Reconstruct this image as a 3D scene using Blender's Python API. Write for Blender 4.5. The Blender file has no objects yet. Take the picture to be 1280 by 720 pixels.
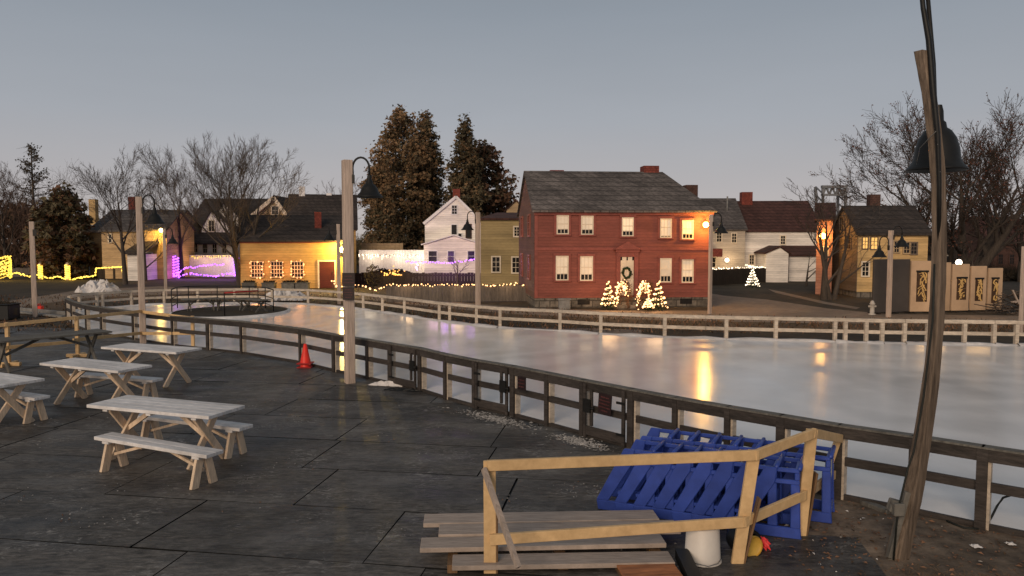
import bpy, bmesh, math, random
from mathutils import Vector, Matrix
random.seed(7)
R = math.radians
scene = bpy.context.scene
col = scene.collection

# ------------------------------------------------------------------ camera model
FPX, CAMH, TILT = 950.0, 3.0, math.atan(60/950.0)
CAM = Vector((0, 0, CAMH))
def ray(px, py):
    u, v = (px-640)/FPX, (py-360)/FPX
    return Vector((u, math.cos(TILT)-v*math.sin(TILT), -math.sin(TILT)-v*math.cos(TILT)))
def gp(px, py, z=0.0):                       # survey point on a level plane
    d = ray(px, py); t = (z-CAMH)/d.z
    return CAM + d*t
def at(px, py, Y):                           # survey point at a given distance
    d = ray(px, py); return CAM + d*(Y/d.y)

# ------------------------------------------------------------------ mesh builder
class MB:
    def __init__(s): s.v=[]; s.f=[]; s.m=[]; s.smooth=[]
    def add(s, vs, fs, m=0, smooth=False):
        o=len(s.v); s.v += [tuple(p) for p in vs]
        for f in fs: s.f.append(tuple(o+i for i in f)); s.m.append(m); s.smooth.append(smooth)
        return s
    def box(s, x0,x1,y0,y1,z0,z1, m=0, M=None):
        vs=[Vector(p) for p in ((x0,y0,z0),(x1,y0,z0),(x1,y1,z0),(x0,y1,z0),(x0,y0,z1),(x1,y0,z1),(x1,y1,z1),(x0,y1,z1))]
        if M is not None: vs=[M@p for p in vs]
        return s.add(vs, [(0,3,2,1),(4,5,6,7),(0,1,5,4),(1,2,6,5),(2,3,7,6),(3,0,4,7)], m)
    def bar(s, a, b, w, h, up=(0,0,1), m=0, ext=0.0):   # w across, h along up
        a=Vector(a); b=Vector(b); d=(b-a); L=d.length; d.normalize(); a=a-d*ext; b=b+d*ext
        x=d.cross(Vector(up)); 
        if x.length<1e-4: x=d.cross(Vector((1,0,0)))
        x.normalize(); z=x.cross(d).normalized()
        vs=[]
        for p in (a,b):
            for i,j in ((-1,-1),(1,-1),(1,1),(-1,1)): vs.append(p+x*(i*w/2)+z*(j*h/2))
        return s.add(vs, [(0,1,2,3),(7,6,5,4),(0,4,5,1),(1,5,6,2),(2,6,7,3),(3,7,4,0)], m)
    def tube(s, pts, rad, n=6, m=0, cap=True, smooth=True):
        pts=[Vector(p) for p in pts]
        if not hasattr(rad,'__len__'): rad=[rad]*len(pts)
        vs=[]; ref=None
        for i,p in enumerate(pts):
            d=(pts[min(i+1,len(pts)-1)]-pts[max(i-1,0)])
            if d.length<1e-9: d=Vector((0,0,1))
            d.normalize()
            if ref is None:
                ref=d.cross(Vector((0.31,0.9,0.2)))
                if ref.length<.05: ref=d.cross(Vector((1,0,0)))
            ref=(ref-d*ref.dot(d)).normalized(); q=d.cross(ref)
            for k in range(n):
                a=2*math.pi*k/n; vs.append(p+(ref*math.cos(a)+q*math.sin(a))*rad[i])
        fs=[]
        for i in range(len(pts)-1):
            for k in range(n): fs.append((i*n+k,i*n+(k+1)%n,(i+1)*n+(k+1)%n,(i+1)*n+k))
        if cap: fs.append(tuple(range(n-1,-1,-1))); fs.append(tuple((len(pts)-1)*n+k for k in range(n)))
        return s.add(vs,fs,m,smooth)
    def lathe(s, prof, c=(0,0,0), n=20, m=0, smooth=True, axis=None):
        vs=[]; c=Vector(c)
        for r,z in prof:
            for k in range(n):
                a=2*math.pi*k/n; p=Vector((r*math.cos(a),r*math.sin(a),z))
                vs.append(c+(axis@p if axis is not None else p))
        fs=[]
        for i in range(len(prof)-1):
            for k in range(n): fs.append((i*n+k,i*n+(k+1)%n,(i+1)*n+(k+1)%n,(i+1)*n+k))
        return s.add(vs,fs,m,smooth)
    def prism(s, poly, axis_vec, m=0):           # poly: list of 3D points, extruded by axis_vec
        n=len(poly); a=Vector(axis_vec); P=[Vector(p) for p in poly]
        vs=P+[p+a for p in P]
        fs=[tuple(range(n-1,-1,-1)),tuple(range(n,2*n))]
        for i in range(n): fs.append((i,(i+1)%n,n+(i+1)%n,n+i))
        return s.add(vs,fs,m)
    def ball(s, c, r, m=0, n=6):
        c=Vector(c); vs=[c+Vector((0,0,r))]; fs=[]
        k=max(3,n//2)
        for i in range(1,k):
            t=math.pi*i/k
            for j in range(n):
                a=2*math.pi*j/n; vs.append(c+Vector((math.sin(t)*math.cos(a),math.sin(t)*math.sin(a),math.cos(t)))*r)
        vs.append(c-Vector((0,0,r))); e=len(vs)-1
        for j in range(n): fs.append((0,1+j,1+(j+1)%n)); fs.append((e,1+(k-2)*n+(j+1)%n,1+(k-2)*n+j))
        for i in range(k-2):
            for j in range(n): fs.append((1+i*n+j,1+(i+1)*n+j,1+(i+1)*n+(j+1)%n,1+i*n+(j+1)%n))
        return s.add(vs,fs,m,True)
    def build(s, name, mats, parent=None, bevel=0.0, fix=True):
        me=bpy.data.meshes.new(name)
        me.from_pydata(s.v,[],s.f)
        if not isinstance(mats,(list,tuple)): mats=[mats]
        for x in mats: me.materials.append(x)
        me.polygons.foreach_set('material_index',s.m)
        me.polygons.foreach_set('use_smooth',s.smooth)
        if fix and len(s.f)<20000:
            bm=bmesh.new(); bm.from_mesh(me); bmesh.ops.recalc_face_normals(bm,faces=bm.faces); bm.to_mesh(me); bm.free()
        me.update()
        o=bpy.data.objects.new(name,me); col.objects.link(o)
        if parent is not None: o.parent=parent
        if bevel>0:
            b=o.modifiers.new('bevel','BEVEL'); b.width=bevel; b.segments=1; b.limit_method='ANGLE'; b.angle_limit=R(40)
        return o

def tag(o, label=None, cat=None, group=None, kind=None):
    if label: o['label']=label
    if cat: o['category']=cat
    if group: o['group']=group
    if kind: o['kind']=kind
    return o
def thing(name, loc, rz, label, cat, group=None):
    o=bpy.data.objects.new(name,None); col.objects.link(o); o.empty_display_size=.2
    o.location=loc; o.rotation_euler=(0,0,rz)
    return tag(o,label,cat,group)
KIDS={}
def copy_tree(o, parent=None):
    c=o.copy(); col.objects.link(c)
    if parent is not None: c.parent=parent
    for k in list(o.children): copy_tree(k,c)
    return c

# ------------------------------------------------------------------ materials
def lin(c):
    return tuple((x/255/12.92 if x/255<=.04045 else ((x/255+.055)/1.055)**2.4) for x in c)
MATS={}
def mat(name, c, rough=.75, var=.3, scale=5.0, stretch=(1,1,1), bump=0.0, c2=None, spec=.35, metal=0.0, emit=0.0, ecol=None, boards=None, shingle=None, bigvar=.2, wet=None):
    m=bpy.data.materials.new(name); m.use_nodes=True; nt=m.node_tree; N=nt.nodes; L=nt.links
    p=N['Principled BSDF']; p.inputs['Roughness'].default_value=rough; p.inputs['Metallic'].default_value=metal
    p.inputs['Specular IOR Level'].default_value=spec
    tc=N.new('ShaderNodeTexCoord'); oi=N.new('ShaderNodeObjectInfo')
    mp=N.new('ShaderNodeMapping'); mp.inputs['Scale'].default_value=stretch
    sc=N.new('ShaderNodeVectorMath'); sc.operation='SCALE'; sc.inputs['Scale'].default_value=37.0
    cmb=N.new('ShaderNodeCombineXYZ'); 
    for k in 'XYZ': L.new(oi.outputs['Random'],cmb.inputs[k])
    L.new(cmb.outputs[0],sc.inputs[0])
    ad=N.new('ShaderNodeVectorMath'); ad.operation='ADD'
    L.new(tc.outputs['Object'],ad.inputs[0]); L.new(sc.outputs[0],ad.inputs[1]); L.new(ad.outputs[0],mp.inputs['Vector'])
    n1=N.new('ShaderNodeTexNoise'); n1.inputs['Scale'].default_value=scale; n1.inputs['Detail'].default_value=7; n1.inputs['Roughness'].default_value=.65
    n2=N.new('ShaderNodeTexNoise'); n2.inputs['Scale'].default_value=scale*.13; n2.inputs['Detail'].default_value=3
    L.new(mp.outputs[0],n1.inputs['Vector']); L.new(mp.outputs[0],n2.inputs['Vector'])
    r1=N.new('ShaderNodeMapRange'); r1.inputs['From Min'].default_value=.3; r1.inputs['From Max'].default_value=.7
    L.new(n1.outputs['Fac'],r1.inputs['Value'])
    mix=N.new('ShaderNodeMix'); mix.data_type='RGBA'
    lo=tuple(max(0,x*(1-var)) for x in c[:3]); hi=tuple(min(1,x*(1+var)) for x in (c2 or c)[:3])
    mix.inputs['A'].default_value=(*lo,1); mix.inputs['B'].default_value=(*hi,1); L.new(r1.outputs[0],mix.inputs['Factor'])
    r2=N.new('ShaderNodeMapRange'); r2.inputs['From Min'].default_value=.3; r2.inputs['From Max'].default_value=.7
    r2.inputs['To Min'].default_value=1-bigvar; r2.inputs['To Max'].default_value=1+bigvar
    L.new(n2.outputs['Fac'],r2.inputs['Value'])
    mul=N.new('ShaderNodeVectorMath'); mul.operation='SCALE'; L.new(mix.outputs['Result'],mul.inputs[0]); L.new(r2.outputs[0],mul.inputs['Scale'])
    out=mul.outputs[0]; hsrc=n1.outputs['Fac']
    if boards:                                   # horizontal clapboards every `boards` metres
        sp=N.new('ShaderNodeSeparateXYZ'); L.new(tc.outputs['Object'],sp.inputs[0])
        dv=N.new('ShaderNodeMath'); dv.operation='DIVIDE'; dv.inputs[1].default_value=boards; L.new(sp.outputs['Z'],dv.inputs[0])
        fr=N.new('ShaderNodeMath'); fr.operation='FRACT'; L.new(dv.outputs[0],fr.inputs[0])
        rr=N.new('ShaderNodeMapRange'); rr.inputs['From Min'].default_value=.72; rr.inputs['From Max'].default_value=.95; rr.inputs['To Min'].default_value=1.0; rr.inputs['To Max'].default_value=.78
        L.new(fr.outputs[0],rr.inputs['Value'])
        fl=N.new('ShaderNodeMath'); fl.operation='FLOOR'; L.new(dv.outputs[0],fl.inputs[0])
        wn=N.new('ShaderNodeTexWhiteNoise'); wn.noise_dimensions='1D'; L.new(fl.outputs[0],wn.inputs['W'])
        r3=N.new('ShaderNodeMapRange'); r3.inputs['To Min'].default_value=.9; r3.inputs['To Max'].default_value=1.08; L.new(wn.outputs['Value'],r3.inputs['Value'])
        mm=N.new('ShaderNodeMath'); mm.operation='MULTIPLY'; L.new(rr.outputs[0],mm.inputs[0]); L.new(r3.outputs[0],mm.inputs[1])
        m3=N.new('ShaderNodeVectorMath'); m3.operation='SCALE'; L.new(out,m3.inputs[0]); L.new(mm.outputs[0],m3.inputs['Scale']); out=m3.outputs[0]
    if shingle:
        br=N.new('ShaderNodeTexBrick'); br.inputs['Scale'].default_value=1.0; br.inputs['Brick Width'].default_value=shingle*1.6; br.inputs['Row Height'].default_value=shingle
        br.inputs['Mortar Size'].default_value=shingle*.09; br.inputs['Color1'].default_value=(1.2,1.2,1.2,1); br.inputs['Color2'].default_value=(.78,.78,.78,1); br.inputs['Mortar'].default_value=(.45,.45,.45,1)
        sp=N.new('ShaderNodeSeparateXYZ'); L.new(tc.outputs['Object'],sp.inputs[0])
        ax=N.new('ShaderNodeMath'); ax.operation='ADD'; L.new(sp.outputs['X'],ax.inputs[0]); L.new(sp.outputs['Y'],ax.inputs[1])
        cb=N.new('ShaderNodeCombineXYZ'); L.new(ax.outputs[0],cb.inputs['X']); L.new(sp.outputs['Z'],cb.inputs['Y'])
        L.new(cb.outputs[0],br.inputs['Vector'])
        m4=N.new('ShaderNodeVectorMath'); m4.operation='MULTIPLY'; L.new(out,m4.inputs[0]); L.new(br.outputs['Color'],m4.inputs[1]); out=m4.outputs[0]
    L.new(out,p.inputs['Base Color'])
    if wet:
        rw=N.new('ShaderNodeMapRange'); rw.inputs['From Min'].default_value=.35; rw.inputs['From Max'].default_value=.65; rw.inputs['To Min'].default_value=wet; rw.inputs['To Max'].default_value=rough
        L.new(n2.outputs['Fac'],rw.inputs['Value']); L.new(rw.outputs[0],p.inputs['Roughness'])
    if bump:
        b=N.new('ShaderNodeBump'); b.inputs['Strength'].default_value=min(1,bump); b.inputs['Distance'].default_value=.02*max(1,bump)
        L.new(hsrc,b.inputs['Height']); L.new(b.outputs[0],p.inputs['Normal'])
    if emit:
        p.inputs['Emission Color'].default_value=(*(ecol or c),1); p.inputs['Emission Strength'].default_value=emit
    return m
M={}
M['white_paint']=mat('white_paint',(.74,.70,.68),.6,.14,9,(1,1,1),.25,bigvar=.1)
M['table_top']=mat('table_top',(.64,.61,.60),.6,.22,6,(1,5,1),.3,bigvar=.22)
M['leg_wood']=mat('leg_wood',(.66,.50,.36),.65,.22,8,(6,6,1),.3)
M['grey_wood']=mat('grey_wood',(.13,.12,.105),.8,.4,6,(1,5,1),.4)
M['black_metal']=mat('black_metal',(.010,.0095,.009),.5,.3,10,spec=.3)
M['galv']=mat('galv',(.2,.19,.18),.4,.2,9,metal=.6)
M['pine']=mat('pine',(.60,.39,.19),.65,.12,4,(2.5,2.5,2.5),.15,c2=(.64,.43,.22),bigvar=.14)
M['pine_dark']=mat('pine_dark',(.16,.09,.045),.75,.3,5,(8,8,1),.3)
M['fence_dark']=mat('fence_dark',(.042,.034,.030),.72,.45,7,(1,1,5),.5,bigvar=.35)
M['fence_pale']=mat('fence_pale',(.48,.40,.32),.7,.3,6,(1,1,3),.3)
M['post_wood']=mat('post_wood',(.27,.20,.145),.75,.45,4,(9,9,.6),.5,c2=(.33,.25,.18))
M['post_bowed']=mat('post_bowed',(.115,.080,.056),.8,.5,4,(9,9,.6),.6,c2=(.15,.11,.08),bigvar=.35)
M['post_pale']=mat('post_pale',(.46,.355,.29),.75,.3,4,(9,9,.6),.4)
M['ice']=mat('ice',(.79,.755,.735),.16,.05,.8,(1,1,1),.04,spec=.38,bigvar=.06)
M['ice_edge']=mat('ice_edge',(.68,.66,.65),.5,.15,6,bump=.4)
M['snow']=mat('snow',(.66,.62,.60),.8,.14,6,bump=.8)
M['mat_rubber']=mat('mat_rubber',(.045,.040,.036),.70,.5,9,(.6,2.2,1),.6,c2=(.080,.071,.063),bigvar=.5,wet=.38,spec=.26)
M['mat_edge']=mat('mat_edge',(.006,.0055,.005),.9,.2,6)
M['mat_scuff']=mat('mat_scuff',(.4,.4,.4),.8,.4,6)
M['dirt']=mat('dirt',(.15,.112,.082),.9,.6,5,(1,1,1),1.0,bigvar=.5)
M['grass_brown']=mat('grass_brown',(.085,.052,.028),.95,.5,3.5,bump=1.0,bigvar=.4)
M['lawn']=mat('lawn',(.044,.032,.020),.95,.5,2.5,bump=1.0,bigvar=.45)
M['lane']=mat('lane',(.21,.155,.115),.85,.25,3,bump=.5,bigvar=.2)
M['red_clap']=mat('red_clap',(.24,.069,.050),.7,.16,4,(1,1,4),.2,boards=.13,bigvar=.15)
M['red_trim']=mat('red_trim',(.26,.072,.054),.6,.2,5)
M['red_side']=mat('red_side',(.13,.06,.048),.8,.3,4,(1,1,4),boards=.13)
M['roof_grey']=mat('roof_grey',(.125,.105,.096),.9,.4,6,bump=.6,shingle=.24,bigvar=.3)
M['roof_dark']=mat('roof_dark',(.046,.036,.032),.9,.35,4,bump=.6,shingle=.24)
M['roof_brown']=mat('roof_brown',(.075,.032,.026),.9,.3,4,bump=.5,shingle=.24)
M['roof_mid']=mat('roof_mid',(.09,.077,.073),.9,.3,4,bump=.5,shingle=.24)
M['brick']=mat('brick',(.22,.05,.035),.85,.3,8,bump=.4,shingle=.1)
M['brick_dark']=mat('brick_dark',(.09,.045,.035),.85,.3,8,bump=.4,shingle=.1)
M['stone']=mat('stone',(.16,.135,.11),.9,.6,4,bump=1.0,shingle=.3)
M['cream']=mat('cream',(.72,.60,.46),.6,.1,6)
M['yellow_clap']=mat('yellow_clap',(.58,.345,.115),.7,.12,4,(1,1,4),boards=.16)
M['white_clap']=mat('white_clap',(.85,.77,.70),.7,.1,4,(1,1,4),boards=.16)
M['olive_clap']=mat('olive_clap',(.32,.235,.11),.7,.12,4,(1,1,4),boards=.16)
M['grey_clap']=mat('grey_clap',(.44,.37,.30),.7,.12,4,(1,1,4),boards=.16)
M['tan_clap']=mat('tan_clap',(.42,.29,.165),.75,.2,4,(1,1,4),boards=.16)
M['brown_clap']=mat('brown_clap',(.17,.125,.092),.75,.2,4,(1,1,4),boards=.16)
M['ochre_clap']=mat('ochre_clap',(.58,.38,.17),.75,.15,4,(1,1,4),boards=.16)
M['glass']=mat('glass',(.014,.012,.011),.25,.3,4,spec=.35)
M['shade']=mat('shade',(.72,.62,.50),.7,.08,5,emit=.16,ecol=(1,.72,.45))
M['shade_lit']=mat('shade_lit',(.75,.62,.48),.7,.08,5,emit=.45,ecol=(1,.72,.40))
M['win_lit']=mat('win_lit',(.6,.35,.1),.6,.5,7,emit=.9,ecol=(1,.55,.16))
M['door_dark_red']=mat('door_dark_red',(.10,.018,.012),.6,.2,5,(1,1,4))
M['wreath']=mat('wreath',(.02,.035,.012),.9,.6,25,bump=1)
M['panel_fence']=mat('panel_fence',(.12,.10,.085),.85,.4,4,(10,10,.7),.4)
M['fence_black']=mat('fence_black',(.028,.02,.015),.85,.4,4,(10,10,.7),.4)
M['panel_grey']=mat('panel_grey',(.066,.056,.052),.6,.1,3)
M['panel_tan']=mat('panel_tan',(.47,.32,.205),.6,.1,3)
M['bark']=mat('bark',(.065,.050,.040),.9,.4,6,(3,3,.6),.8)
M['twig']=mat('twig',(.085,.064,.052),.9,.3,3)
M['twig_dark']=mat('twig_dark',(.055,.041,.034),.9,.3,3)
M['twig_red']=mat('twig_red',(.105,.062,.046),.9,.35,3)
M['leaf_dead']=mat('leaf_dead',(.10,.038,.024),.85,.5,3)
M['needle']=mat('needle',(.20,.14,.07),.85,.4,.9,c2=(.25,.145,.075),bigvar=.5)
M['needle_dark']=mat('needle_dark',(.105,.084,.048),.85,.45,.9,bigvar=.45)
M['leaf_brown']=mat('leaf_brown',(.17,.088,.05),.85,.5,.9,bigvar=.5)
M['hedge']=mat('hedge',(.03,.022,.013),.9,.5,2)
M['brush']=mat('brush',(.085,.05,.034),.95,.4,1.2,bigvar=.4)
M['blue']=mat('blue',(.034,.068,.33),.38,.2,6,bump=.08,bigvar=.12,spec=.4)
M['cone']=mat('cone',(.75,.035,.02),.45,.12,8)
M['cone_base']=mat('cone_base',(.35,.02,.018),.6,.2,8)
M['bucket']=mat('bucket',(.66,.60,.54),.45,.06,6)
M['yellow_drum']=mat('yellow_drum',(.55,.34,.06),.5,.2,8)
M['rope_red']=mat('rope_red',(.8,.05,.05),.5,.2,15)
M['plywood']=mat('plywood',(.36,.14,.055),.65,.4,5,(1,6,1),.2)
M['weathered']=mat('weathered',(.36,.29,.245),.8,.28,5,(1,9,1),.4,bigvar=.2)
M['sign_brown']=mat('sign_brown',(.022,.010,.010),.5,.2,8)
M['sign_ink']=mat('sign_ink',(.12,.035,.035),.6,.3,20)
M['paper']=mat('paper',(.66,.6,.5),.7,.12,20)
M['black_plastic']=mat('black_plastic',(.008,.008,.008),.5,.3,8)
M['kerb']=mat('kerb',(.2,.19,.18),.9,.25,5,bump=.4)
M['hydrant']=mat('hydrant',(.42,.38,.34),.5,.1,9)
M['gold']=mat('gold',(.50,.30,.10),.5,.35,14,emit=.06,ecol=(1,.62,.25))  # slight emission adds a glow to the gilding, which is no lamp
M['gold_dark']=mat('gold_dark',(.05,.025,.012),.6,.3,9)
M['steel']=mat('steel',(.17,.17,.18),.7,.1,2)
def glow(name, c, s):
    m=bpy.data.materials.new(name); m.use_nodes=True; nt=m.node_tree; p=nt.nodes['Principled BSDF']
    n=nt.nodes.new('ShaderNodeTexNoise'); n.inputs['Scale'].default_value=3; r=nt.nodes.new('ShaderNodeMapRange'); r.inputs['From Min'].default_value=.3; r.inputs['From Max'].default_value=.7; r.inputs['To Min'].default_value=s*.55; r.inputs['To Max'].default_value=s*1.4
    nt.links.new(n.outputs['Fac'],r.inputs['Value']); nt.links.new(r.outputs[0],p.inputs['Emission Strength'])
    p.inputs['Base Color'].default_value=(.3,.3,.3,1); p.inputs['Emission Color'].default_value=(*c,1); return m
M['g_warm']=glow('glow_warm',(1,.50,.19),4.0)
M['g_white']=glow('glow_white',(1,.80,.55),4.0)
M['g_orange']=glow('glow_orange',(1,.36,.12),3.0)
M['g_yellow']=glow('glow_yellow',(1,.62,.06),2.4)
M['g_purple']=glow('glow_purple',(.42,.08,1.0),4.0)
M['g_pink']=glow('glow_pink',(.85,.5,1.0),3.0)
M['g_lamp']=glow('glow_lamp',(1,.66,.16),40)
M['g_lamp2']=glow('glow_lamp_orange',(1,.45,.08),45)
M['g_spot']=glow('glow_spot',(1,.8,.6),14)
M['g_heap']=glow('glow_heap',(1,.42,.06),2.2)
M['g_icicle']=glow('glow_icicle',(1,.80,.55),2.6)
M['shavings']=mat('shavings',(.30,.285,.275),.8,.5,9)
M['cable']=mat('cable',(.01,.012,.01),.6,.2,5)
def point(loc, energy, color, radius=.12, name='lamp_glow'):
    l=bpy.data.lights.new(name,'POINT'); l.energy=energy; l.color=color; l.shadow_soft_size=radius
    o=bpy.data.objects.new(name,l); col.objects.link(o); o.location=loc; return o
# ================================================================== SETTING
def sheet(name, pts, m, z, kind='structure'):
    mb=MB(); mb.add([(p[0],p[1],z) for p in pts],[tuple(range(len(pts)))]); o=mb.build(name,m)
    return tag(o,kind=kind)
sheet('ground',[(-400,-5),(400,-5),(400,700),(-400,700)],M['lawn'],-.03)
def P2(lst,z=0): return [gp(x,y,z).to_2d() for x,y in lst]
def ip(tab,x):
    for (a,b),(c,d) in zip(tab,tab[1:]):
        if x<=c: return b+(d-b)*(x-a)/(c-a)
    return tab[-1][1]
RAIL_H=.86; FAR_H=.74
near_px=[(85,401,374),(92,405,379),(110,411,385),(129,415,388),(169,422,393),(218,431,397.5),(262,437,400),(304,443,402),(378,455,411),(420,466,418),(462,473,427),(490,479,432),(528,488,438),(560,499,445),(596,510,451),(644,521,459),(687,532,468),(731,543,478),(792,559,490),(847,573,501),(912,589,512),(978,603,524),(1050,620,536),(1142,638,550),(1228,656,564),(1330,676,580),(1450,702,600)]
near=[]
for x,b,t in near_px:
    p=gp(x,(b+t)/2,RAIL_H/2); near.append(Vector((p.x,p.y,0)))
far_tab=[(86,370),(93,368),(110,366),(130,365),(163,363),(203,361.5),(247,361),(293,360.5),(340,360.5),(385,361.5),(422,363.5),(455,366.5),(505,372),(550,377.5),(595,381.5),(625,384),(660,385.5),(698,387),(751,390),(831,393),(908,395),(970,396.2),(1044,397.5),(1102,398.8),(1204,400),(1280,401),(1450,404)]
def farpt(x):
    p=gp(x,ip(far_tab,x),FAR_H); return Vector((p.x,p.y,0))
far_posts=[86,99,121,128,164,205,247,293,340,385,454,478,505.5,549,562,595.5,625,700,751,831,908,970,1044,1057,1083,1103,1131,1160,1206,1243,1271,1340,1450]
far=[farpt(x) for x in far_posts]
# ---- ice slab
mb=MB(); ring=[p.copy() for p in near]+[p.copy() for p in reversed(far)]
cx=sum((p for p in ring),Vector())/len(ring)
top=[(p.x,p.y,.06) for p in ring]; bot=[(p.x,p.y,-.02) for p in ring]; n=len(ring)
mb.add(top+bot,[tuple(range(n))]); 
for i in range(n): mb.add([top[i],top[(i+1)%n],bot[(i+1)%n],bot[i]],[(0,1,2,3)],1)
def ice_mat():
    m=M['ice']; nt=m.node_tree; N=nt.nodes; L=nt.links; p=N['Principled BSDF']
    tc=N.new('ShaderNodeTexCoord'); 
    n=N.new('ShaderNodeTexNoise'); n.inputs['Scale'].default_value=1.7; n.inputs['Detail'].default_value=5
    mp=N.new('ShaderNodeMapping'); mp.inputs['Scale'].default_value=(1,.25,1); L.new(tc.outputs['Object'],mp.inputs['Vector']); L.new(mp.outputs[0],n.inputs['Vector'])
    r=N.new('ShaderNodeMapRange'); r.inputs['From Min'].default_value=.3; r.inputs['From Max'].default_value=.7; r.inputs['To Min'].default_value=.13; r.inputs['To Max'].default_value=.24
    L.new(n.outputs['Fac'],r.inputs['Value']); L.new(r.outputs[0],p.inputs['Roughness'])
    # faint arcs and cloudy patches left by resurfacing
    wv=N.new('ShaderNodeTexWave'); wv.wave_type='RINGS'; wv.rings_direction='Z'; wv.inputs['Scale'].default_value=.22; wv.inputs['Distortion'].default_value=11; wv.inputs['Detail'].default_value=4; wv.inputs['Detail Scale'].default_value=1.2
    m2=N.new('ShaderNodeMapping'); m2.inputs['Location'].default_value=(-9,-14,0); L.new(tc.outputs['Object'],m2.inputs['Vector']); L.new(m2.outputs[0],wv.inputs['Vector'])
    n3=N.new('ShaderNodeTexNoise'); n3.inputs['Scale'].default_value=.35; n3.inputs['Detail'].default_value=6; n3.inputs['Roughness'].default_value=.6; L.new(tc.outputs['Object'],n3.inputs['Vector'])
    av=N.new('ShaderNodeMath'); av.operation='MULTIPLY_ADD'; av.inputs[1].default_value=.35; L.new(wv.outputs['Fac'],av.inputs[0]); L.new(n3.outputs['Fac'],av.inputs[2])
    rv=N.new('ShaderNodeMapRange'); rv.inputs['From Min'].default_value=.35; rv.inputs['From Max'].default_value=1.0; rv.inputs['To Min'].default_value=.84; rv.inputs['To Max'].default_value=1.06; L.new(av.outputs[0],rv.inputs['Value'])
    sv=N.new('ShaderNodeVectorMath'); sv.operation='SCALE'; L.new(p.inputs['Base Color'].links[0].from_socket,sv.inputs[0]); L.new(rv.outputs[0],sv.inputs['Scale']); L.new(sv.outputs[0],p.inputs['Base Color'])
    b=N.new('ShaderNodeBump'); b.inputs['Strength'].default_value=.12; b.inputs['Distance'].default_value=.02
    L.new(n.outputs['Fac'],b.inputs['Height']); L.new(b.outputs[0],p.inputs['Normal'])
ice_mat()
tag(mb.build('ice_rink',[M['ice'],M['ice_edge']]),kind='structure')
# snow scraped along the far edge of the ice
mb=MB()
for i in range(len(far)-1):
    a,b=far[i],far[i+1]; d=(b-a).normalized(); nn=Vector((-d.y,d.x,0)); nn=nn if nn.y<0 else -nn
    k=max(2,int((b-a).length/.5)); prev=None
    for j in range(k+1):
        p=a.lerp(b,j/k); w=.16+random.random()*.14; h=.08+random.random()*.05
        cur=[p-nn*.05+Vector((0,0,-.02)),p+nn*.02+Vector((0,0,h)),p+nn*w*.6+Vector((0,0,h*.9)),p+nn*w+Vector((0,0,.058))]
        if prev: mb.add(prev+cur,[(q,q+1,q+5,q+4) for q in range(3)],0,True)
        prev=cur
tag(mb.build('snow_edge',M['snow']),kind='structure')
# ---- lanes and verges
sheet('lane',P2([(-160,386),(0,377.5),(100,362),(200,357.5),(310,363),(440,366),(560,376),(640,383),(760,387.5),(888,387.5),(886,366),(905,369),(960,374),(1035,385),(1110,392),(1290,394),(1600,396),(1600,412),(1290,405),(1000,403),(800,399),(640,392),(540,383),(430,371),(330,367.5),(220,367),(120,371),(60,378),(0,388),(-160,400)]),M['lane'],-.022)
sheet('verge',P2([(1600,412),(1290,405),(1000,403),(800,399),(640,392),(540,383),(430,371),(330,367.5),(220,367),(120,371),(60,378),(0,388),(-160,400),(-160,418),(70,402),(84,386),(100,377),(160,371.8),(300,369.5),(400,372),(460,378),(600,394),(700,402),(900,411),(1100,416),(1600,424)]),M['grass_brown'],-.018)
sheet('lawn_edge_path',P2([(960,361),(975,364),(1035,377.5),(1075,384),(1070,386),(1030,379.5),(970,366)]),M['lane'],-.014)
sheet('dirt_yard',[(2.6,9.6),(3.9,9.0),(5.4,8.3),(8,7.2),(16,5.4),(16,-4),(1.6,-4),(2.2,6),(2.4,8)],M['dirt'],.012)
# ---- rubber mats of the patio: one structure, every mat a slab with open joints
def inside(p,poly):
    c=False; n=len(poly)
    for i in range(n):
        a,b=poly[i],poly[(i+1)%n]
        if (a.y>p.y)!=(b.y>p.y) and p.x<(b.x-a.x)*(p.y-a.y)/(b.y-a.y)+a.x: c=not c
    return c
mb=MB(); rz=R(-9); u=Vector((math.cos(rz),math.sin(rz),0)); v=Vector((-math.sin(rz),math.cos(rz),0)); rr=random.Random(3)
RH,CW=1.36,2.35
for j in range(-5,20):
    off=rr.uniform(-.9,.9)
    for i in range(-10,8):
        c=Vector((-2.4,9.75,0))+v*(RH*j)+u*(CW*i+off)
        ctr=c+u*CW/2+v*RH/2
        if ctr.x>3.6 or ctr.x<-17 or ctr.y>26 or ctr.y<3.6: continue
        if ctr.x>2.4 and ctr.y<10: continue
        if inside(c,ring) and inside(c+u*CW,ring) and inside(c+v*RH,ring) and inside(c+u*CW+v*RH,ring): continue
        h=[rr.uniform(.018,.027) for _ in range(4)]; g=.005+rr.random()*.007
        jt=lambda: u*rr.uniform(-.006,.008)+v*rr.uniform(-.006,.008)
        q=[c+u*g+v*g+jt(),c+u*(CW-g)+v*g+jt(),c+u*(CW-g)+v*(RH-g)+jt(),c+u*g+v*(RH-g)+jt()]
        mb.add([p+Vector((0,0,hh)) for p,hh in zip(q,h)]+[p+Vector((0,0,-.02)) for p in q],[(0,1,2,3)])
        mb.add([p+Vector((0,0,hh-.001)) for p,hh in zip(q,h)]+[p+Vector((0,0,-.02)) for p in q],[(0,4,5,1),(1,5,6,2),(2,6,7,3),(3,7,4,0)],1)
m=M['mat_rubber']; nt=m.node_tree
g=nt.nodes.new('ShaderNodeNewGeometry'); rn=nt.nodes.new('ShaderNodeMapRange'); rn.inputs['To Min'].default_value=.68; rn.inputs['To Max'].default_value=1.3
nt.links.new(g.outputs['Random Per Island'],rn.inputs['Value'])
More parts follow.
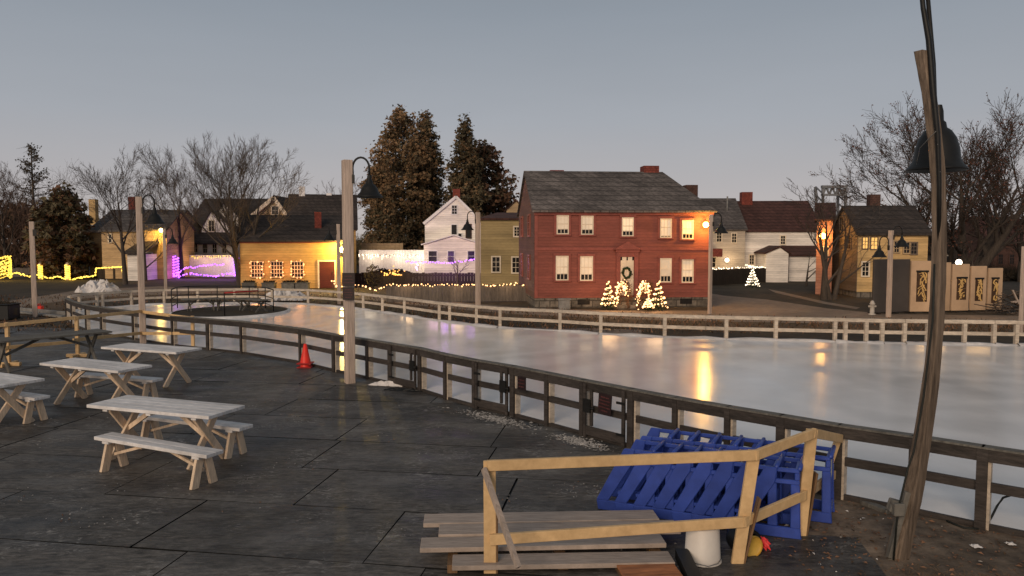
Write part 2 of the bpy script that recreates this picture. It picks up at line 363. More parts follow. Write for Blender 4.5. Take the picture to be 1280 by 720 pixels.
p=nt.nodes['Principled BSDF']; src=p.inputs['Base Color'].links[0].from_socket
s=nt.nodes.new('ShaderNodeVectorMath'); s.operation='SCALE'; nt.links.new(src,s.inputs[0]); nt.links.new(rn.outputs[0],s.inputs['Scale'])
# pale scuffs and dried salt
tc=nt.nodes.new('ShaderNodeTexCoord'); sn=nt.nodes.new('ShaderNodeTexNoise'); sn.inputs['Scale'].default_value=1.1; sn.inputs['Detail'].default_value=9; sn.inputs['Roughness'].default_value=.72
mp=nt.nodes.new('ShaderNodeMapping'); mp.inputs['Scale'].default_value=(.7,1.2,1); nt.links.new(tc.outputs['Object'],mp.inputs['Vector']); nt.links.new(mp.outputs[0],sn.inputs['Vector'])
sr=nt.nodes.new('ShaderNodeMapRange'); sr.inputs['From Min'].default_value=.47; sr.inputs['From Max'].default_value=.72; sr.inputs['To Max'].default_value=.62; nt.links.new(sn.outputs['Fac'],sr.inputs['Value'])
mx=nt.nodes.new('ShaderNodeMix'); mx.data_type='RGBA'; nt.links.new(sr.outputs[0],mx.inputs['Factor']); nt.links.new(s.outputs[0],mx.inputs['A']); mx.inputs['B'].default_value=(.20,.185,.17,1)
# fine grit and clusters of pale scratches
gn=nt.nodes.new('ShaderNodeTexNoise'); gn.inputs['Scale'].default_value=26; gn.inputs['Detail'].default_value=6; gn.inputs['Roughness'].default_value=.75; nt.links.new(mp.outputs[0],gn.inputs['Vector'])
gr=nt.nodes.new('ShaderNodeMapRange'); gr.inputs['From Min'].default_value=.3; gr.inputs['From Max'].default_value=.7; gr.inputs['To Min'].default_value=.62; gr.inputs['To Max'].default_value=1.38; nt.links.new(gn.outputs['Fac'],gr.inputs['Value'])
gs=nt.nodes.new('ShaderNodeVectorMath'); gs.operation='SCALE'; nt.links.new(mx.outputs['Result'],gs.inputs[0]); nt.links.new(gr.outputs[0],gs.inputs['Scale'])
s1=nt.nodes.new('ShaderNodeTexNoise'); s1.inputs['Scale'].default_value=11; s1.inputs['Detail'].default_value=5; s1.inputs['Roughness'].default_value=.7; s1.inputs['Distortion'].default_value=1.5; nt.links.new(mp.outputs[0],s1.inputs['Vector'])
s2=nt.nodes.new('ShaderNodeTexNoise'); s2.inputs['Scale'].default_value=1.3; s2.inputs['Detail'].default_value=3; nt.links.new(tc.outputs['Object'],s2.inputs['Vector'])
a1=nt.nodes.new('ShaderNodeMapRange'); a1.inputs['From Min'].default_value=.53; a1.inputs['From Max'].default_value=.64; nt.links.new(s1.outputs['Fac'],a1.inputs['Value'])
a2=nt.nodes.new('ShaderNodeMapRange'); a2.inputs['From Min'].default_value=.47; a2.inputs['From Max'].default_value=.63; a2.inputs['To Max'].default_value=.8; nt.links.new(s2.outputs['Fac'],a2.inputs['Value'])
am=nt.nodes.new('ShaderNodeMath'); am.operation='MULTIPLY'; nt.links.new(a1.outputs[0],am.inputs[0]); nt.links.new(a2.outputs[0],am.inputs[1])
m9=nt.nodes.new('ShaderNodeMix'); m9.data_type='RGBA'; nt.links.new(am.outputs[0],m9.inputs['Factor']); nt.links.new(gs.outputs[0],m9.inputs['A']); m9.inputs['B'].default_value=(.30,.28,.26,1)
nt.links.new(m9.outputs['Result'],p.inputs['Base Color'])
tag(mb.build('patio_paving',[m,M['mat_edge']]),kind='structure')
sheet('patio_subfloor',[(-18,4),(3.4,4),(3.4,10.5),(-10,22),(-18,26)],M['black_plastic'],-.012)

# ================================================================== RINK FENCES
def fence_rails(root, pts, spec, m):
    for nm,z,h,w,off in spec:
        mb=MB()
        for a,b in zip(pts,pts[1:]):
            d=(b-a).normalized(); nn=Vector((d.y,-d.x,0))
            mb.bar(a+nn*off+Vector((0,0,z)),b+nn*off+Vector((0,0,z)),w,h,ext=.012)
        mb.build(nm,m if not isinstance(m,dict) else m[nm],root)
nf=thing('rink_fence',(0,0,0),0,'dark plank rink fence between the ice and the rubber mat patio, with latched gates','fence')
NS=[('top_rail',RAIL_H-.065,.13,.045,.06),('middle_rail',.46,.10,.04,.03),('bottom_rail',.045,.06,.04,.03),('rail_cap',RAIL_H+.012,.022,.13,.03)]
gates=[(11,12),(14,15),(17,18)]
# rails are carried over the gates at their own breaks
fence_rails(nf,near,NS,{'top_rail':M['fence_dark'],'middle_rail':M['fence_dark'],'bottom_rail':M['fence_dark'],'rail_cap':M['grey_wood']})
for i,p in enumerate(near):
    d=(near[min(i+1,len(near)-1)]-near[max(i-1,0)]).normalized(); nn=Vector((d.y,-d.x,0))
    mb=MB(); w=.075 if i%3 else .10
    mb.bar(p+nn*.065+Vector((0,0,-.02)),p+nn*.065+Vector((0,0,RAIL_H-.005)),w,.05,up=nn,m=0)
    mb.bar(p+nn*.0+d*(w/2+.012)+Vector((0,0,-.02)),p+nn*.0+d*(w/2+.012)+Vector((0,0,RAIL_H-.12)),.03,.10,up=nn,m=1)  # pale side strip: the post's lit side put into the colour
    mb.build('post',[M['fence_dark'],M['fence_pale']],nf)
for a,b in gates:
    A,B=near[a],near[b]; d=(B-A).normalized(); nn=Vector((d.y,-d.x,0)); L=(B-A).length
    g=MB()
    g.bar(A+d*.12+nn*.10+Vector((0,0,.14)),B-d*.10+nn*.10+Vector((0,0,.14)),.03,.13)
    g.bar(B-d*.10+nn*.105+Vector((0,0,.03)),B-d*.10+nn*.105+Vector((0,0,RAIL_H-.02)),.055,.03,up=nn)
    g.bar(A+d*.10+nn*.105+Vector((0,0,.03)),A+d*.10+nn*.105+Vector((0,0,RAIL_H-.02)),.05,.03,up=nn)
    go=g.build('gate',M['fence_dark'],nf)
    s_=(B-d*.22) if a!=17 else (A+d*.24)
    g=MB(); g.bar(s_+nn*.11+Vector((0,0,.22)),s_+nn*.11+Vector((0,0,RAIL_H-.1)),.05,.03,up=nn); g.build('upright',M['fence_dark'],go)
    l=(B-d*.16) if a!=17 else (A+d*.17)
    g=MB(); g.bar(l+nn*.135+Vector((0,0,.42)),l+nn*.135+Vector((0,0,.62)),.15,.03,up=nn)
    g.tube([l+d*.09+nn*.15+Vector((0,0,.5)),l+d*.15+nn*.16+Vector((0,0,.5))],.018,8); g.build('latch',M['black_metal'],go)
    e=A+d*.06 if a!=17 else B-d*.06
    for z in (.2,.66): g=MB(); g.bar(e+nn*.125+Vector((0,0,z)),e+d*(.16 if a!=17 else -.16)+nn*.125+Vector((0,0,z)),.012,.035); g.build('hinge',M['black_metal'],go)
ff=thing('rink_fence',(0,0,0),0,'pale weathered two rail fence along the far side of the ice','fence')
dense=[]
for a,b in zip(far_posts,far_posts[1:]):
    k=max(1,int((b-a)/22)); dense += [farpt(a+(b-a)*j/k) for j in range(k)]
dense.append(far[-1])
fence_rails(ff,dense,[('top_rail',FAR_H-.045,.10,.10,0),('middle_rail',.36,.10,.04,0)],M['fence_pale'])
for i,p in enumerate(far):
    mb=MB(); mb.box(p.x-.05,p.x+.05,p.y-.05,p.y+.05,-.03,FAR_H-.1); mb.build('post',M['fence_pale'],ff)
# signs hung on the near fence
def dash_sign(root_o, w, h, rows, seed):
    r=random.Random(seed); mb=MB()
    for k,wf in enumerate(rows):
        z=h/2-h*(k+1)/(len(rows)+1); x=-w*wf/2
        while x<w*wf/2:
            l=r.uniform(.04,.09)*w; hh=h*r.uniform(.02,.034); mb.box(x,min(x+l,w*wf/2),-.0125,-.0105,z-hh,z+hh); x+=l+.035*w
    mb.build('faded_lines',M['sign_ink'],root_o)
def fence_sign(A,B,px,t,w,h,label,rows,seed,tilt=0):
    d=(B-A).normalized(); nn=Vector((d.y,-d.x,0)); p=A.lerp(B,t)+nn*.165
    o=thing('notice_sign',(p.x,p.y,RAIL_H-.10-h/2),math.atan2(d.y,d.x),label,'sign'); o.rotation_euler[1]=tilt
    mb=MB(); mb.box(-w/2,w/2,-.01,.01,-h/2,h/2); mb.build('board',M['sign_brown'],o,bevel=.003); dash_sign(o,w,h,rows,seed)
fence_sign(near[15],near[16],0,.42,.20,.22,'small dark brown notice hung under the fence top rail, left of two',(.7,.8,.6),4)
fence_sign(near[17],near[18],0,.58,.25,.30,'dark brown notice with faded red marks hung on the gate nearest the blue aids',(.6,.8,.8,.9,.5),5,R(4))
# ================================================================== LAMP POSTS
def lamp_post(px, yb, yt, dirs, label, w=.18, rz=.5, mtl='post_wood', shade_r=.28, lowdrop=None):
    b=gp(px,yb); Y=b.y; top=at(px,yt,Y).z
    o=thing('lamp_post',(b.x,b.y,0),0,label,'lamp post','lamp posts around the rink')
    mb=MB(); Mz=Matrix.Rotation(rz,4,'Z'); mb.box(-w/2,w/2,-w/2,w/2,-.02,top,0,Mz); mb.build('post',M[mtl],o,bevel=.012)
    for dx,drop in dirs:
        z0=top-.28-drop; s=dx
        pts=[(s*w*.6,0,z0-.12),(s*w*.62,0,z0)]
        rad=.17; cxx=s*(w*.6+rad)
        for k in range(0,11):
            a=math.pi-math.pi*k/10; pts.append((cxx+s*rad*math.cos(a)*1.0 if s>0 else cxx-rad*math.cos(a),0,z0+.12+rad*1.25*math.sin(a)))
        pts=[(x,y,z) for x,y,z in pts]
        ex=pts[-1][0]; pts.append((ex,0,z0-.05))
        a=MB(); a.tube(pts,.022,8); a.box(s*w*.5-.03,s*w*.5+.05,-.05,.05,z0-.2,z0-.02); a.build('arm',M['black_metal'],o)
        sh=MB(); zt=z0-.05
        sh.lathe([(.03,zt+.03),(.045,zt),(.05,zt-.08),(.07,zt-.10),(.072,zt-.15),(.12,zt-.185),(.165,zt-.25),(.195,zt-.33),(shade_r*.88,zt-.385),(shade_r,zt-.42),(shade_r,zt-.435),(shade_r*.8,zt-.39),(.13,zt-.28),(0.02,zt-.2)],(ex,0,0),22)
        sh.build('lamp_shade',M['black_metal'],o)
    return o,b,top
pA,bA,tA=lamp_post(437.5,480,200,[(1,0)],'tall square wooden lamp post with two brown signs standing at the near rink fence',w=.19,mtl='post_pale')
pB,bB,tB=lamp_post(179,430,246,[(1,0)],'wooden lamp post beside the pine railing on the patio, shade to its right',w=.17,mtl='post_pale')
pC,bC,tC=lamp_post(44,396,277,[],'bare wooden post with a small black box near its top, far left',w=.17,mtl='post_pale')
mb=MB(); mb.box(.08,.22,-.08,.08,tC-.55,tC-.3); mb.bar((.1,0,tC-.02),(.6,0,tC+.06),.02,.02); mb.build('junction_box',M['black_metal'],pC)
lamp_post(207.5,373,286,[(1,.0)],'thin wooden lamp post behind the fenced island in the ice, before the purple garland',w=.14,mtl='post_pale')
lamp_post(424,380,280,[(-1,0)],'thin lamp post before the dark red door of the yellow shop',w=.14,mtl='post_pale')
lamp_post(597.5,386,265.5,[(-1,0)],'wooden lamp post with bell shade on its left, before the olive house',w=.18,mtl='post_pale')
lamp_post(887,392,268,[(1,0)],'lamp post standing at the corner of the red house by the lane',w=.13,mtl='post_pale')
lamp_post(1110.5,396,288,[(1,-.12),(-1,.28)],'lamp post with two bell shades in front of the grey display panels',w=.15,mtl='post_pale')
lamp_post(1275.5,419,308,[],'slim bare wooden post at the far right beyond the rink',w=.11,mtl='post_pale')
# signs nailed to the tall post
for zpx,w,h,lab,rows,sd in ((349.3,.26,.27,'upper of two dark brown notices nailed to the tall lamp post',(.6,.7,.9),11),(367,.235,.26,'lower of two dark brown notices nailed to the tall lamp post',(.6,.9,.7,.5),12)):
    q=at(435.6,zpx,bA.y-.17); o=thing('notice_sign',q,0,lab,'sign')
    mb=MB(); mb.box(-w/2,w/2,-.01,.012,-h/2,h/2); mb.build('board',M['sign_brown'],o,bevel=.003); dash_sign(o,w,h,rows,sd)
# ---- the weathered, bowed post in the foreground
Y0=7.0
cl=[(1119,706),(1131,655),(1144,600),(1163,480),(1171,390),(1174,300),(1172,213),(1163,130),(1151.5,64)]
gpost=thing('lamp_post',(at(1119,706,Y0).x,Y0,0),0,'rough bowed foreground lamp post with a big black bell shade behind it','lamp post','lamp posts around the rink')
o0=Vector((at(1119,706,Y0).x,Y0,0))
mb=MB(); prev=None; NN=len(cl); rr=random.Random(5)
def clx(t):
    k=min(int(t),NN-2); f=t-k; 
    def g(i): i=max(0,min(NN-1,i)); return Vector(cl[i])
    p0,p1,p2,p3=(g(k-1),g(k),g(k+1),g(k+2))
    return .5*((2*p1)+(p2-p0)*f+(2*p0-5*p1+4*p2-p3)*f*f+(3*p1-p0-3*p2+p3)*f**3)
rings=[]
for i in range(41):
    q=clx(i/40*(NN-1)); p=at(q.x,q.y,Y0)-o0; t=i/40
    if i==0: p.z=-.03
    w=.172-.064*min(1,t*2.2)-.02*max(0,t-.45)
    w+=rr.uniform(-.004,.004)
    a=.42; c=[Vector((math.cos(a+k*math.pi/2+math.pi/4),math.sin(a+k*math.pi/2+math.pi/4),0))*w*.66 for k in range(4)]
    rings.append([p+x for x in c])
for i in range(40): mb.add(rings[i]+rings[i+1],[(k,(k+1)%4,4+(k+1)%4,4+k) for k in range(4)])
mb.add(rings[-1],[(0,1,2,3)]); mb.build('post',M['post_bowed'],gpost,bevel=.01)
def G(px,py,Y): return at(px,py,Y)-o0
mb=MB(); mb.bar(G(1112,708,Y0-.02),G(1137,615,Y0-.02),.10,.07,up=(0,1,0)); mb.bar(G(1116,640,Y0-.05),G(1121,625,Y0-.05),.11,.09,up=(0,1,0)); mb.build('base_board',M['grey_wood'],gpost,bevel=.008)
mb=MB(); mb.box(-.05,.05,-.05,.05,-.06,.06,0,Matrix.Translation(G(1122,636,Y0-.1))); mb.build('outlet_box',M['grey_wood'],gpost,bevel=.01)
mb=MB(); mb.tube([G(1117,700,Y0-.09),G(1122,640,Y0-.12),G(1135,585,Y0-.1),G(1142,565,Y0-.1),G(1154,500,Y0-.1),G(1166,400,Y0-.09),G(1168,330,Y0-.09)],.009,6); mb.build('conduit',M['cable'],gpost)
arm=[G(1174,330,Y0-.02),G(1174,230,Y0-.06),G(1172,170,Y0-.08),G(1166,110,Y0-.07),G(1161,50,Y0-.03),G(1154,10,Y0),G(1150,-30,Y0+.06),G(1148,-58,Y0+.2),G(1151,-50,Y0+.36),G(1160,0,Y0+.44),G(1167,80,Y0+.45),G(1169,140,Y0+.45)]
mb=MB(); mb.tube(arm,[.018,.02,.024,.028,.026,.022,.02,.02,.02,.02,.02,.02],8); mb.build('arm',M['black_metal'],gpost)
sc=G(1170.5,212,Y0+.45); mb=MB(); z=sc.z
mb.lathe([(.03,z+.62),(.045,z+.56),(.05,z+.47),(.07,z+.45),(.08,z+.40),(.12,z+.37),(.165,z+.30),(.195,z+.20),(.208,z+.10),(.23,z+.05),(.262,z+.018),(.275,z+.0),(.275,z-.012),(.22,z+.03),(.12,z+.2),(.02,z+.25)],(sc.x,sc.y,0),32)
mb.build('lamp_shade',M['black_metal'],gpost)
mb=MB(); mb.tube([G(1170,164,Y0-.12),G(1150,185,Y0+.1),G(1146,205,Y0+.3)],.004,5); mb.tube([G(1175,215,Y0-.09),G(1180,205,Y0+.1),G(1172,180,Y0-.1)],.004,5); mb.build('tie_wire',M['galv'],gpost)

# ================================================================== TABLES AND BENCHES
def X_leg(mb,x,dy0,dy1,z0,z1,w=.09,t=.04,m=0,off=0):
    mb.bar((x+off,dy0,z0),(x+off,dy1,z1),t,w,up=(0,-1,.5),m=m)
def make_table(L,W,top,legm,label,group,H=.75):
    o=thing('picnic_table',(0,0,0),0,label,'picnic table',group)
    mb=MB(); n=5; pw=W/n
    for k in range(n): mb.box(-L/2,L/2,-W/2+k*pw+.002,-W/2+(k+1)*pw-.002,H-.045,H)
    for x in (-L/2+.28,0,L/2-.28): mb.box(x-.04,x+.04,-W/2+.04,W/2-.04,H-.085,H-.046)
    mb.build('tabletop',M[top],o,bevel=.004)
    for sx in (-1,1):
        x=sx*(L/2-.34)
        for sy in (-1,1):
            g=MB(); X_leg(g,x,sy*.31,-sy*.24,0,H-.05,.10,.042,0,sy*.022*sx); g.build('leg',M[legm],o,bevel=.004)
        g=MB(); g.bar((x,0,.36),(sx*.18,0,H-.06),.04,.06); g.build('brace',M['leg_wood' if legm=='leg_wood' else legm],o)
    return o
def make_bench(L,W,label,group,H=.44):
    o=thing('bench',(0,0,0),0,label,'bench',group)
    mb=MB()
    for k in range(2): mb.box(-L/2,L/2,-W/2+k*W/2+.002,-W/2+(k+1)*W/2-.002,H-.045,H)
    for sx in (-1,1): mb.box(sx*(L/2-.2)-.06,sx*(L/2-.2)+.06,-W/2+.01,W/2-.01,H-.08,H-.046)
    mb.build('seat',M['table_top'],o,bevel=.004)
    for sx in (-1,1):
        x=sx*(L/2-.2)
        for sy in (-1,1):
            g=MB(); g.bar((x,sy*.15,0),(x,sy*.05,H-.05),.042,.11,up=(0,1,.2)); g.build('leg',M['leg_wood'],o,bevel=.004)
        g=MB(); g.bar((x,0,.2),(sx*.2,0,H-.06),.03,.035); g.build('brace',M['leg_wood'],o)
    return o
def quad(cs,z):
    q=[gp(x,y,z) for x,y in cs]; c=sum(q,Vector())/4      # LF, RF, RB, LB
    d=(q[1]-q[0])+(q[2]-q[3]); return c.x,c.y,math.atan2(d.y,d.x)
GT='white picnic tables on the patio'; GB='loose white benches beside the picnic tables'
tproto=make_table(2.06,.70,'table_top','leg_wood','white picnic table nearest the camera with a bench on both long sides',GT)
tq=[([(124,507),(272,524),(292,505.6),(148,495)],None),([(63.5,455.7),(161,465.5),(172.6,456),(84.3,447.3)],'white picnic table between the front table and the pine railing, one bench behind it'),
    ([(140.5,435.2),(226,442),(240,434.3),(153,429)],'white picnic table farthest back, close to the pine railing, with no bench')]
for i,(q,lab) in enumerate(tq):
    x,y,a=quad(q,.75); o=tproto if i==0 else copy_tree(tproto)
    o.location=(x,y,.015); o.rotation_euler=(0,0,a)
    if lab: o['label']=lab
# left-edge table, cut by the frame
e=gp(28.5,478.5,.75); a=R(-27); c=e-Vector((math.cos(a),math.sin(a),0))*1.03
o=copy_tree(tproto); o.location=(c.x,c.y,.015); o.rotation_euler=(0,0,a); o['label']='white picnic table cut off by the left edge of the picture'; ledge=(c,a)
bproto=make_bench(2.0,.27,'white bench on the near side of the front picnic table',GB)
bq=[([(119,547),(268,575),(279,561),(131,540)],.44,None),([(160,520),(312,540),(321.5,530.7),(176,517.5-4)],.44,'white bench on the far side of the front picnic table'),
    ([(97,471),(181,477.5),(193,470.5),(110,464.5)],.44,'white bench behind the middle picnic table')]
for i,(q,z,lab) in enumerate(bq):
    x,y,a=quad(q,z); o=bproto if i==0 else copy_tree(bproto)
    o.location=(x,y,.015); o.rotation_euler=(0,0,a)
    if lab: o['label']=lab
e=gp(53,497,.44); a=R(-25); c=e-Vector((math.cos(a),math.sin(a),0))*1.0
o=copy_tree(bproto); o.location=(c.x,c.y,.015); o.rotation_euler=(0,0,a); o['label']='white bench on the far side of the table at the left edge'
c0,a0=ledge; v0=Vector((math.sin(a0),-math.cos(a0),0)); c=c0+v0*.62-Vector((math.cos(a0),math.sin(a0),0))*.25
o=copy_tree(bproto); o.location=(c.x,c.y,.015); o.rotation_euler=(0,0,a0); o['label']='white bench on the near side of the left edge table, mostly out of frame'
x,y,a=quad([(24,426),(112,418.6),(88,413.5),(13,421)],.75)
o=make_table(2.6,.75,'grey_wood','grey_wood','weathered grey unpainted picnic table behind the pine railing at the left','grey picnic table'); del o['group']
o.location=(x,y,.015); o.rotation_euler=(0,0,a)

# ================================================================== PINE RAILINGS
def railing(label, posts, tops, lows, H, zl, foot=(), name='pine_railing', w=.085, t=.04):
    o=thing(name,(0,0,0),0,label,'railing')
    for p,h,ln in posts:
        mb=MB(); mb.bar((p.x,p.y,0),(p.x+ln[0],p.y+ln[1],h),w,.075,up=(0,1,0)); mb.build('post',M['pine'],o,bevel=.004)
    for nm,pl in (('top_rail',tops),('lower_rail',lows)):
        for a,b in pl:
            mb=MB(); mb.bar(a,b,t,.085,ext=.03); mb.build(nm,M['pine'],o,bevel=.004)
    for p in foot:
        mb=MB(); mb.box(p.x-.28,p.x+.28,p.y-.045,p.y+.045,.015,.10); mb.box(p.x-.045,p.x+.045,p.y-.3,p.y+.3,.016,.095); mb.build('foot',M['pine'],o,bevel=.004)
    return o
pa=gp(11,458); pb=gp(97.5,447); pd=gp(180,430); pe=gp(241.5,435)
pz=gp(-70,466)
zt=1.0; f=Vector((0,-.06,0))
railing('low temporary pine railing on wooden feet behind the white picnic tables',[(p,zt+.05,(0,0)) for p in (pz,pa,pb,pd)]+[(pe,.9,(0,0))],
  [(pz+f+Vector((0,0,zt)),pa+f+Vector((0,0,zt))),(pa+f+Vector((0,0,zt)),pb+f+Vector((0,0,zt+.03))),(pb+f+Vector((0,0,zt+.02)),pd+f+Vector((0,0,.96))),(pd+f+Vector((0,0,.94)),pe+f+Vector((0,0,.84)))],
  [(pz+f+Vector((0,0,.46)),pa+f+Vector((0,0,.46))),(pa+f+Vector((0,0,.46)),pb+f+Vector((0,0,.42))),(pb+f*2.5+Vector((0,0,.47)),pd+f+Vector((0,0,.33))),(pd+f*2+Vector((0,0,.32)),pe+f+Vector((0,0,.42)))],zt,.45,foot=(pa,pb))
q1=gp(612,728); q2=gp(921,707); q3=gp(1000,672); q4=Vector((3.62,8.55,0))
q1.y=6.65
def zpt(px,py,p): return Vector((p.x,p.y,at(px,py,p.y).z))
# posts lean a little, as the photo shows
def lean(p,px,py): t=at(px,py,p.y); return (t.x-p.x,0)
t1=at(612,580,q1.y); t2=at(943,567,q2.y); t3=at(1015,540,q3.y); t4=at(1049,547,q4.y)
m1=at(615,672,q1.y); m2=at(928,650,q2.y); m3=at(1003,617,q3.y); m4=at(1040,592,q4.y)
ro=thing('pine_railing',(0,0,0),0,'new pine railing in the foreground around the boards and blue skating aids','railing')
for p,t in ((q1,t1),(q2,t2),(q3,t3)):
    mb=MB(); mb.bar((p.x,p.y,0),(t.x,t.y,t.z+.03),.11,.04,up=(0,1,0)); mb.bar((p.x+.062,p.y+.03,0),(t.x+.062,t.y+.03,t.z-.42),.02,.09,up=(0,1,0),m=1); mb.build('post',[M['pine'],M['pine_dark']],ro,bevel=.004)
mb=MB(); mb.bar((q4.x,q4.y,.4),(t4.x,t4.y,t4.z+.02),.05,.08,up=(0,1,0)); mb.build('post',M['pine'],ro,bevel=.004)
fw=Vector((0,-.045,0))
for nm,L_ in (('top_rail',(t1,t2,t3,t4)),('lower_rail',(m1,m2,m3,m4))):
    for a,b in zip(L_,L_[1:]):
        mb=MB(); mb.bar(a+fw,b+fw,.04,.095,ext=.02); mb.build(nm,M['pine'],ro,bevel=.004)
mb=MB(); mb.bar(t1+Vector((-.05,-.07,-.02)),at(648,705,q1.y-.55)+Vector((0,0,-.03)),.035,.05); mb.build('brace',M['weathered'],ro)

# ================================================================== BLUE SKATING AIDS
def make_aid(label):
    # local: x = forward (nesting axis), y = width, z up ; profile is a leaning A-frame
    o=thing('skating_aid',(0,0,0),0,label,'skating aid','blue plastic skating aids nested in rows')
    W=.52; H=.74
    for sy in (-1,1):
        mb=MB()
        def pl(pts):
            P=[(x,sy*(W/2-.03-.075*x),z) for x,z in pts]; mb.prism(P,(0,-sy*.04,0))
        pl([(-.33,.0),(.31,.0),(.30,.11),(-.35,.11)])                                   # runner
        pl([(-.35,.1101),(-.215,.1101),(.05,.55),(.075,.71),(-.045,.71)])                # slanted strut
        pl([(.205,.1101),(.30,.1101),(.285,.55),(.20,.55)])                              # upright strut
        pl([(.0501,.5501),(.285,.5501),(.284,.595),(.057,.595)])                         # hand grip: bottom, top, end
        pl([(.0685,.668),(.282,.668),(.28,.71),(.0751,.71)])
        pl([(.235,.5951),(.284,.5951),(.282,.6679),(.235,.6679)])
        mb.build('side_frame',M['blue'],o,bevel=.008)
    mb=MB(); y=W/2-.09
    mb.box(.235,.27,-y,y,.42,.70); mb.box(.235,.27,-y,-y+.10,.16,.42); mb.box(.235,.27,y-.10,y,.16,.42); mb.box(.235,.285,-y,y,.03,.16)
    for z in (.06,.10,.14): mb.box(.285,.292,-y,y,z,z+.018)
    mb.build('front_panel',M['blue'],o,bevel=.008)
    mb=MB(); mb.tube([(.275,-W/2+.05,.70),(.285,-W/2+.07,.725),(.285,W/2-.07,.725),(.275,W/2-.05,.70)],.022,8); mb.build('handle',M['blue'],o)
    mb=MB(); mb.bar((-.10,-W/2+.05,.20),(-.10,W/2-.05,.20),.05,.04); mb.build('cross_bar',M['blue'],o,bevel=.01)
    return o
rows=[((2.68,7.70),(1.36,8.34),8,'front'),((3.18,8.14),(1.64,8.88),8,'back')]
aproto=None
for (xa,ya),(xb,yb),n,nm in rows:
    for k in range(n):
        t=k/(n-1); x=xa+(xb-xa)*t; y=ya+(yb-ya)*t
        side='right-hand end' if k==0 else 'left-hand end' if k==n-1 else None
        lab=f'blue plastic skating aid at the {side} of the {nm} nested row' if side else f'blue plastic skating aid nested inside the {nm} of two rows'
        if aproto is None: aproto=make_aid(lab); o=aproto
        else: o=copy_tree(aproto); o['label']=lab
        o.location=(x,y,.02); o.rotation_euler=(0,0,math.atan2(ya-yb,xa-xb)+random.uniform(-.03,.03))
        if nm=='back' and k==0:
            mb=MB(); mb.box(.272,.276,-.11,.11,.44,.64); s=mb.build('sticker',M['paper'],o); s['label']='white paper notice stuck on the blue front panel'
# ================================================================== SMALL FOREGROUND THINGS
def thing_mesh(o,label,cat,group=None): return tag(o,label,cat,group)
# boards lying on the platform
bp=thing('wooden_platform',(0,0,0),0,'low platform of weathered planks behind the foreground pine railing','platform')
bz=.16
plk=[[(530,646),(828,637),(856,655),(530,663)],[(553,662.5),(735,656.5),(856,647),(868,672),(553,685)],[(590,686),(790,678),(800,695),(592,706)]]
A=gp(530,652,bz); B=gp(840,645,bz); d=(B-A).normalized(); nn=Vector((-d.y,d.x,0))
for k,(s0,s1,o0_,w_,zz) in enumerate(((0,2.38,0,.27,.17),(.16,2.52,-.285,.27,.165),(.0,2.3,-.57,.26,.15),(.3,2.3,-.86,.25,.10))):
    mb=MB(); c0=A+d*s0+nn*o0_; c1=A+d*s1+nn*(o0_+random.uniform(-.02,.02))
    mb.bar(Vector((c0.x,c0.y,zz)),Vector((c1.x,c1.y,zz-.01)),w_,.045); mb.build('plank',M['weathered'],bp,bevel=.005)
mb=MB()
for s in (.3,1.3,2.2):
    c0=A+d*s+nn*.1; c1=A+d*s-nn*.9; mb.bar(Vector((c0.x,c0.y,.055)),Vector((c1.x,c1.y,.055)),.09,.08)
mb.build('joist',M['pine_dark'],bp)
q=gp(815,708,.1); o=thing('plywood_crate',(q.x,q.y-.05,0),R(6),'stained plywood crate lid lying beside the white bucket','crate')
mb=MB(); mb.box(-.30,.22,-.3,.22,.08,.10); mb.build('lid',M['plywood'],o,bevel=.003)
mb=MB(); mb.box(-.29,.21,-.29,.21,0,.078); mb.build('crate_body',M['pine_dark'],o)
mb=MB(); mb.bar((.27,-.5,.06),(.36,.3,.10),.12,.09); mb.build('beam',M['black_plastic'],o)
q=gp(880,706); o=thing('bucket',(q.x-.0,q.y+.06,0.0),0,'upturned white plastic bucket behind the foreground railing','bucket')
mb=MB(); mb.lathe([(0,.36),(.12,.36),(.142,.352),(.15,.335),(.165,.04),(.175,.035),(.175,0),(0,0)],n=28); mb.build('shell',M['bucket'],o)
mb=MB(); mb.tube([(-.17,-.02,.05),(-.1,-.17,.06),(0,-.21,.05),(.1,-.17,.06),(.17,-.02,.05)],.004,5); mb.build('handle',M['galv'],o)
q=gp(938,697); o=thing('cable_reel',(q.x,q.y,.0),R(20),'yellow ended reel lying on the dirt behind the railing','reel')
mb=MB(); ax=Matrix.Rotation(math.pi/2,3,'X'); mb.lathe([(0,.0),(.10,.0),(.105,.015),(.10,.03)],(0,-.02,.12),24,axis=ax); mb.build('end_disc',M['yellow_drum'],o)
mb=MB(); mb.lathe([(.13,-.03),(.135,-.20),(.12,-.24),(0,-.24)],(0,-.02,.135),24,axis=ax); mb.lathe([(.105,-.03),(.135,-.032)],(0,-.02,.125),24,axis=ax); mb.build('drum',M['black_plastic'],o)
q=gp(955,690); o=MB(); pts=[]
rr=random.Random(8)
for k in range(26): 
    t=k/25; pts.append((q.x+.05*math.sin(k*1.9)+rr.uniform(-.02,.02),q.y+rr.uniform(-.05,.05),.03+.11*abs(math.sin(k*.9))))
o.tube(pts,.014,6); o=o.build('rope',M['rope_red']); tag(o,'tangled bright red strap beside the yellow ended reel','strap')
# traffic cones, two nested
q=gp(382,460)
for k in range(2):
    o=thing('traffic_cone',(q.x,q.y,.015+.09*k),0,('lower red traffic cone of the nested pair by the rink fence','upper red traffic cone of the nested pair by the rink fence')[k],'traffic cone','nested traffic cones')
    mb=MB(); mb.box(-.17,.17,-.17,.17,0,.03); mb.build('base',M['cone_base'],o,bevel=.01)
    mb=MB(); mb.lathe([(.125,.031),(.115,.07),(.035,.46),(.02,.47),(0,.47)],n=20); mb.build('cone_body',M['cone'],o)
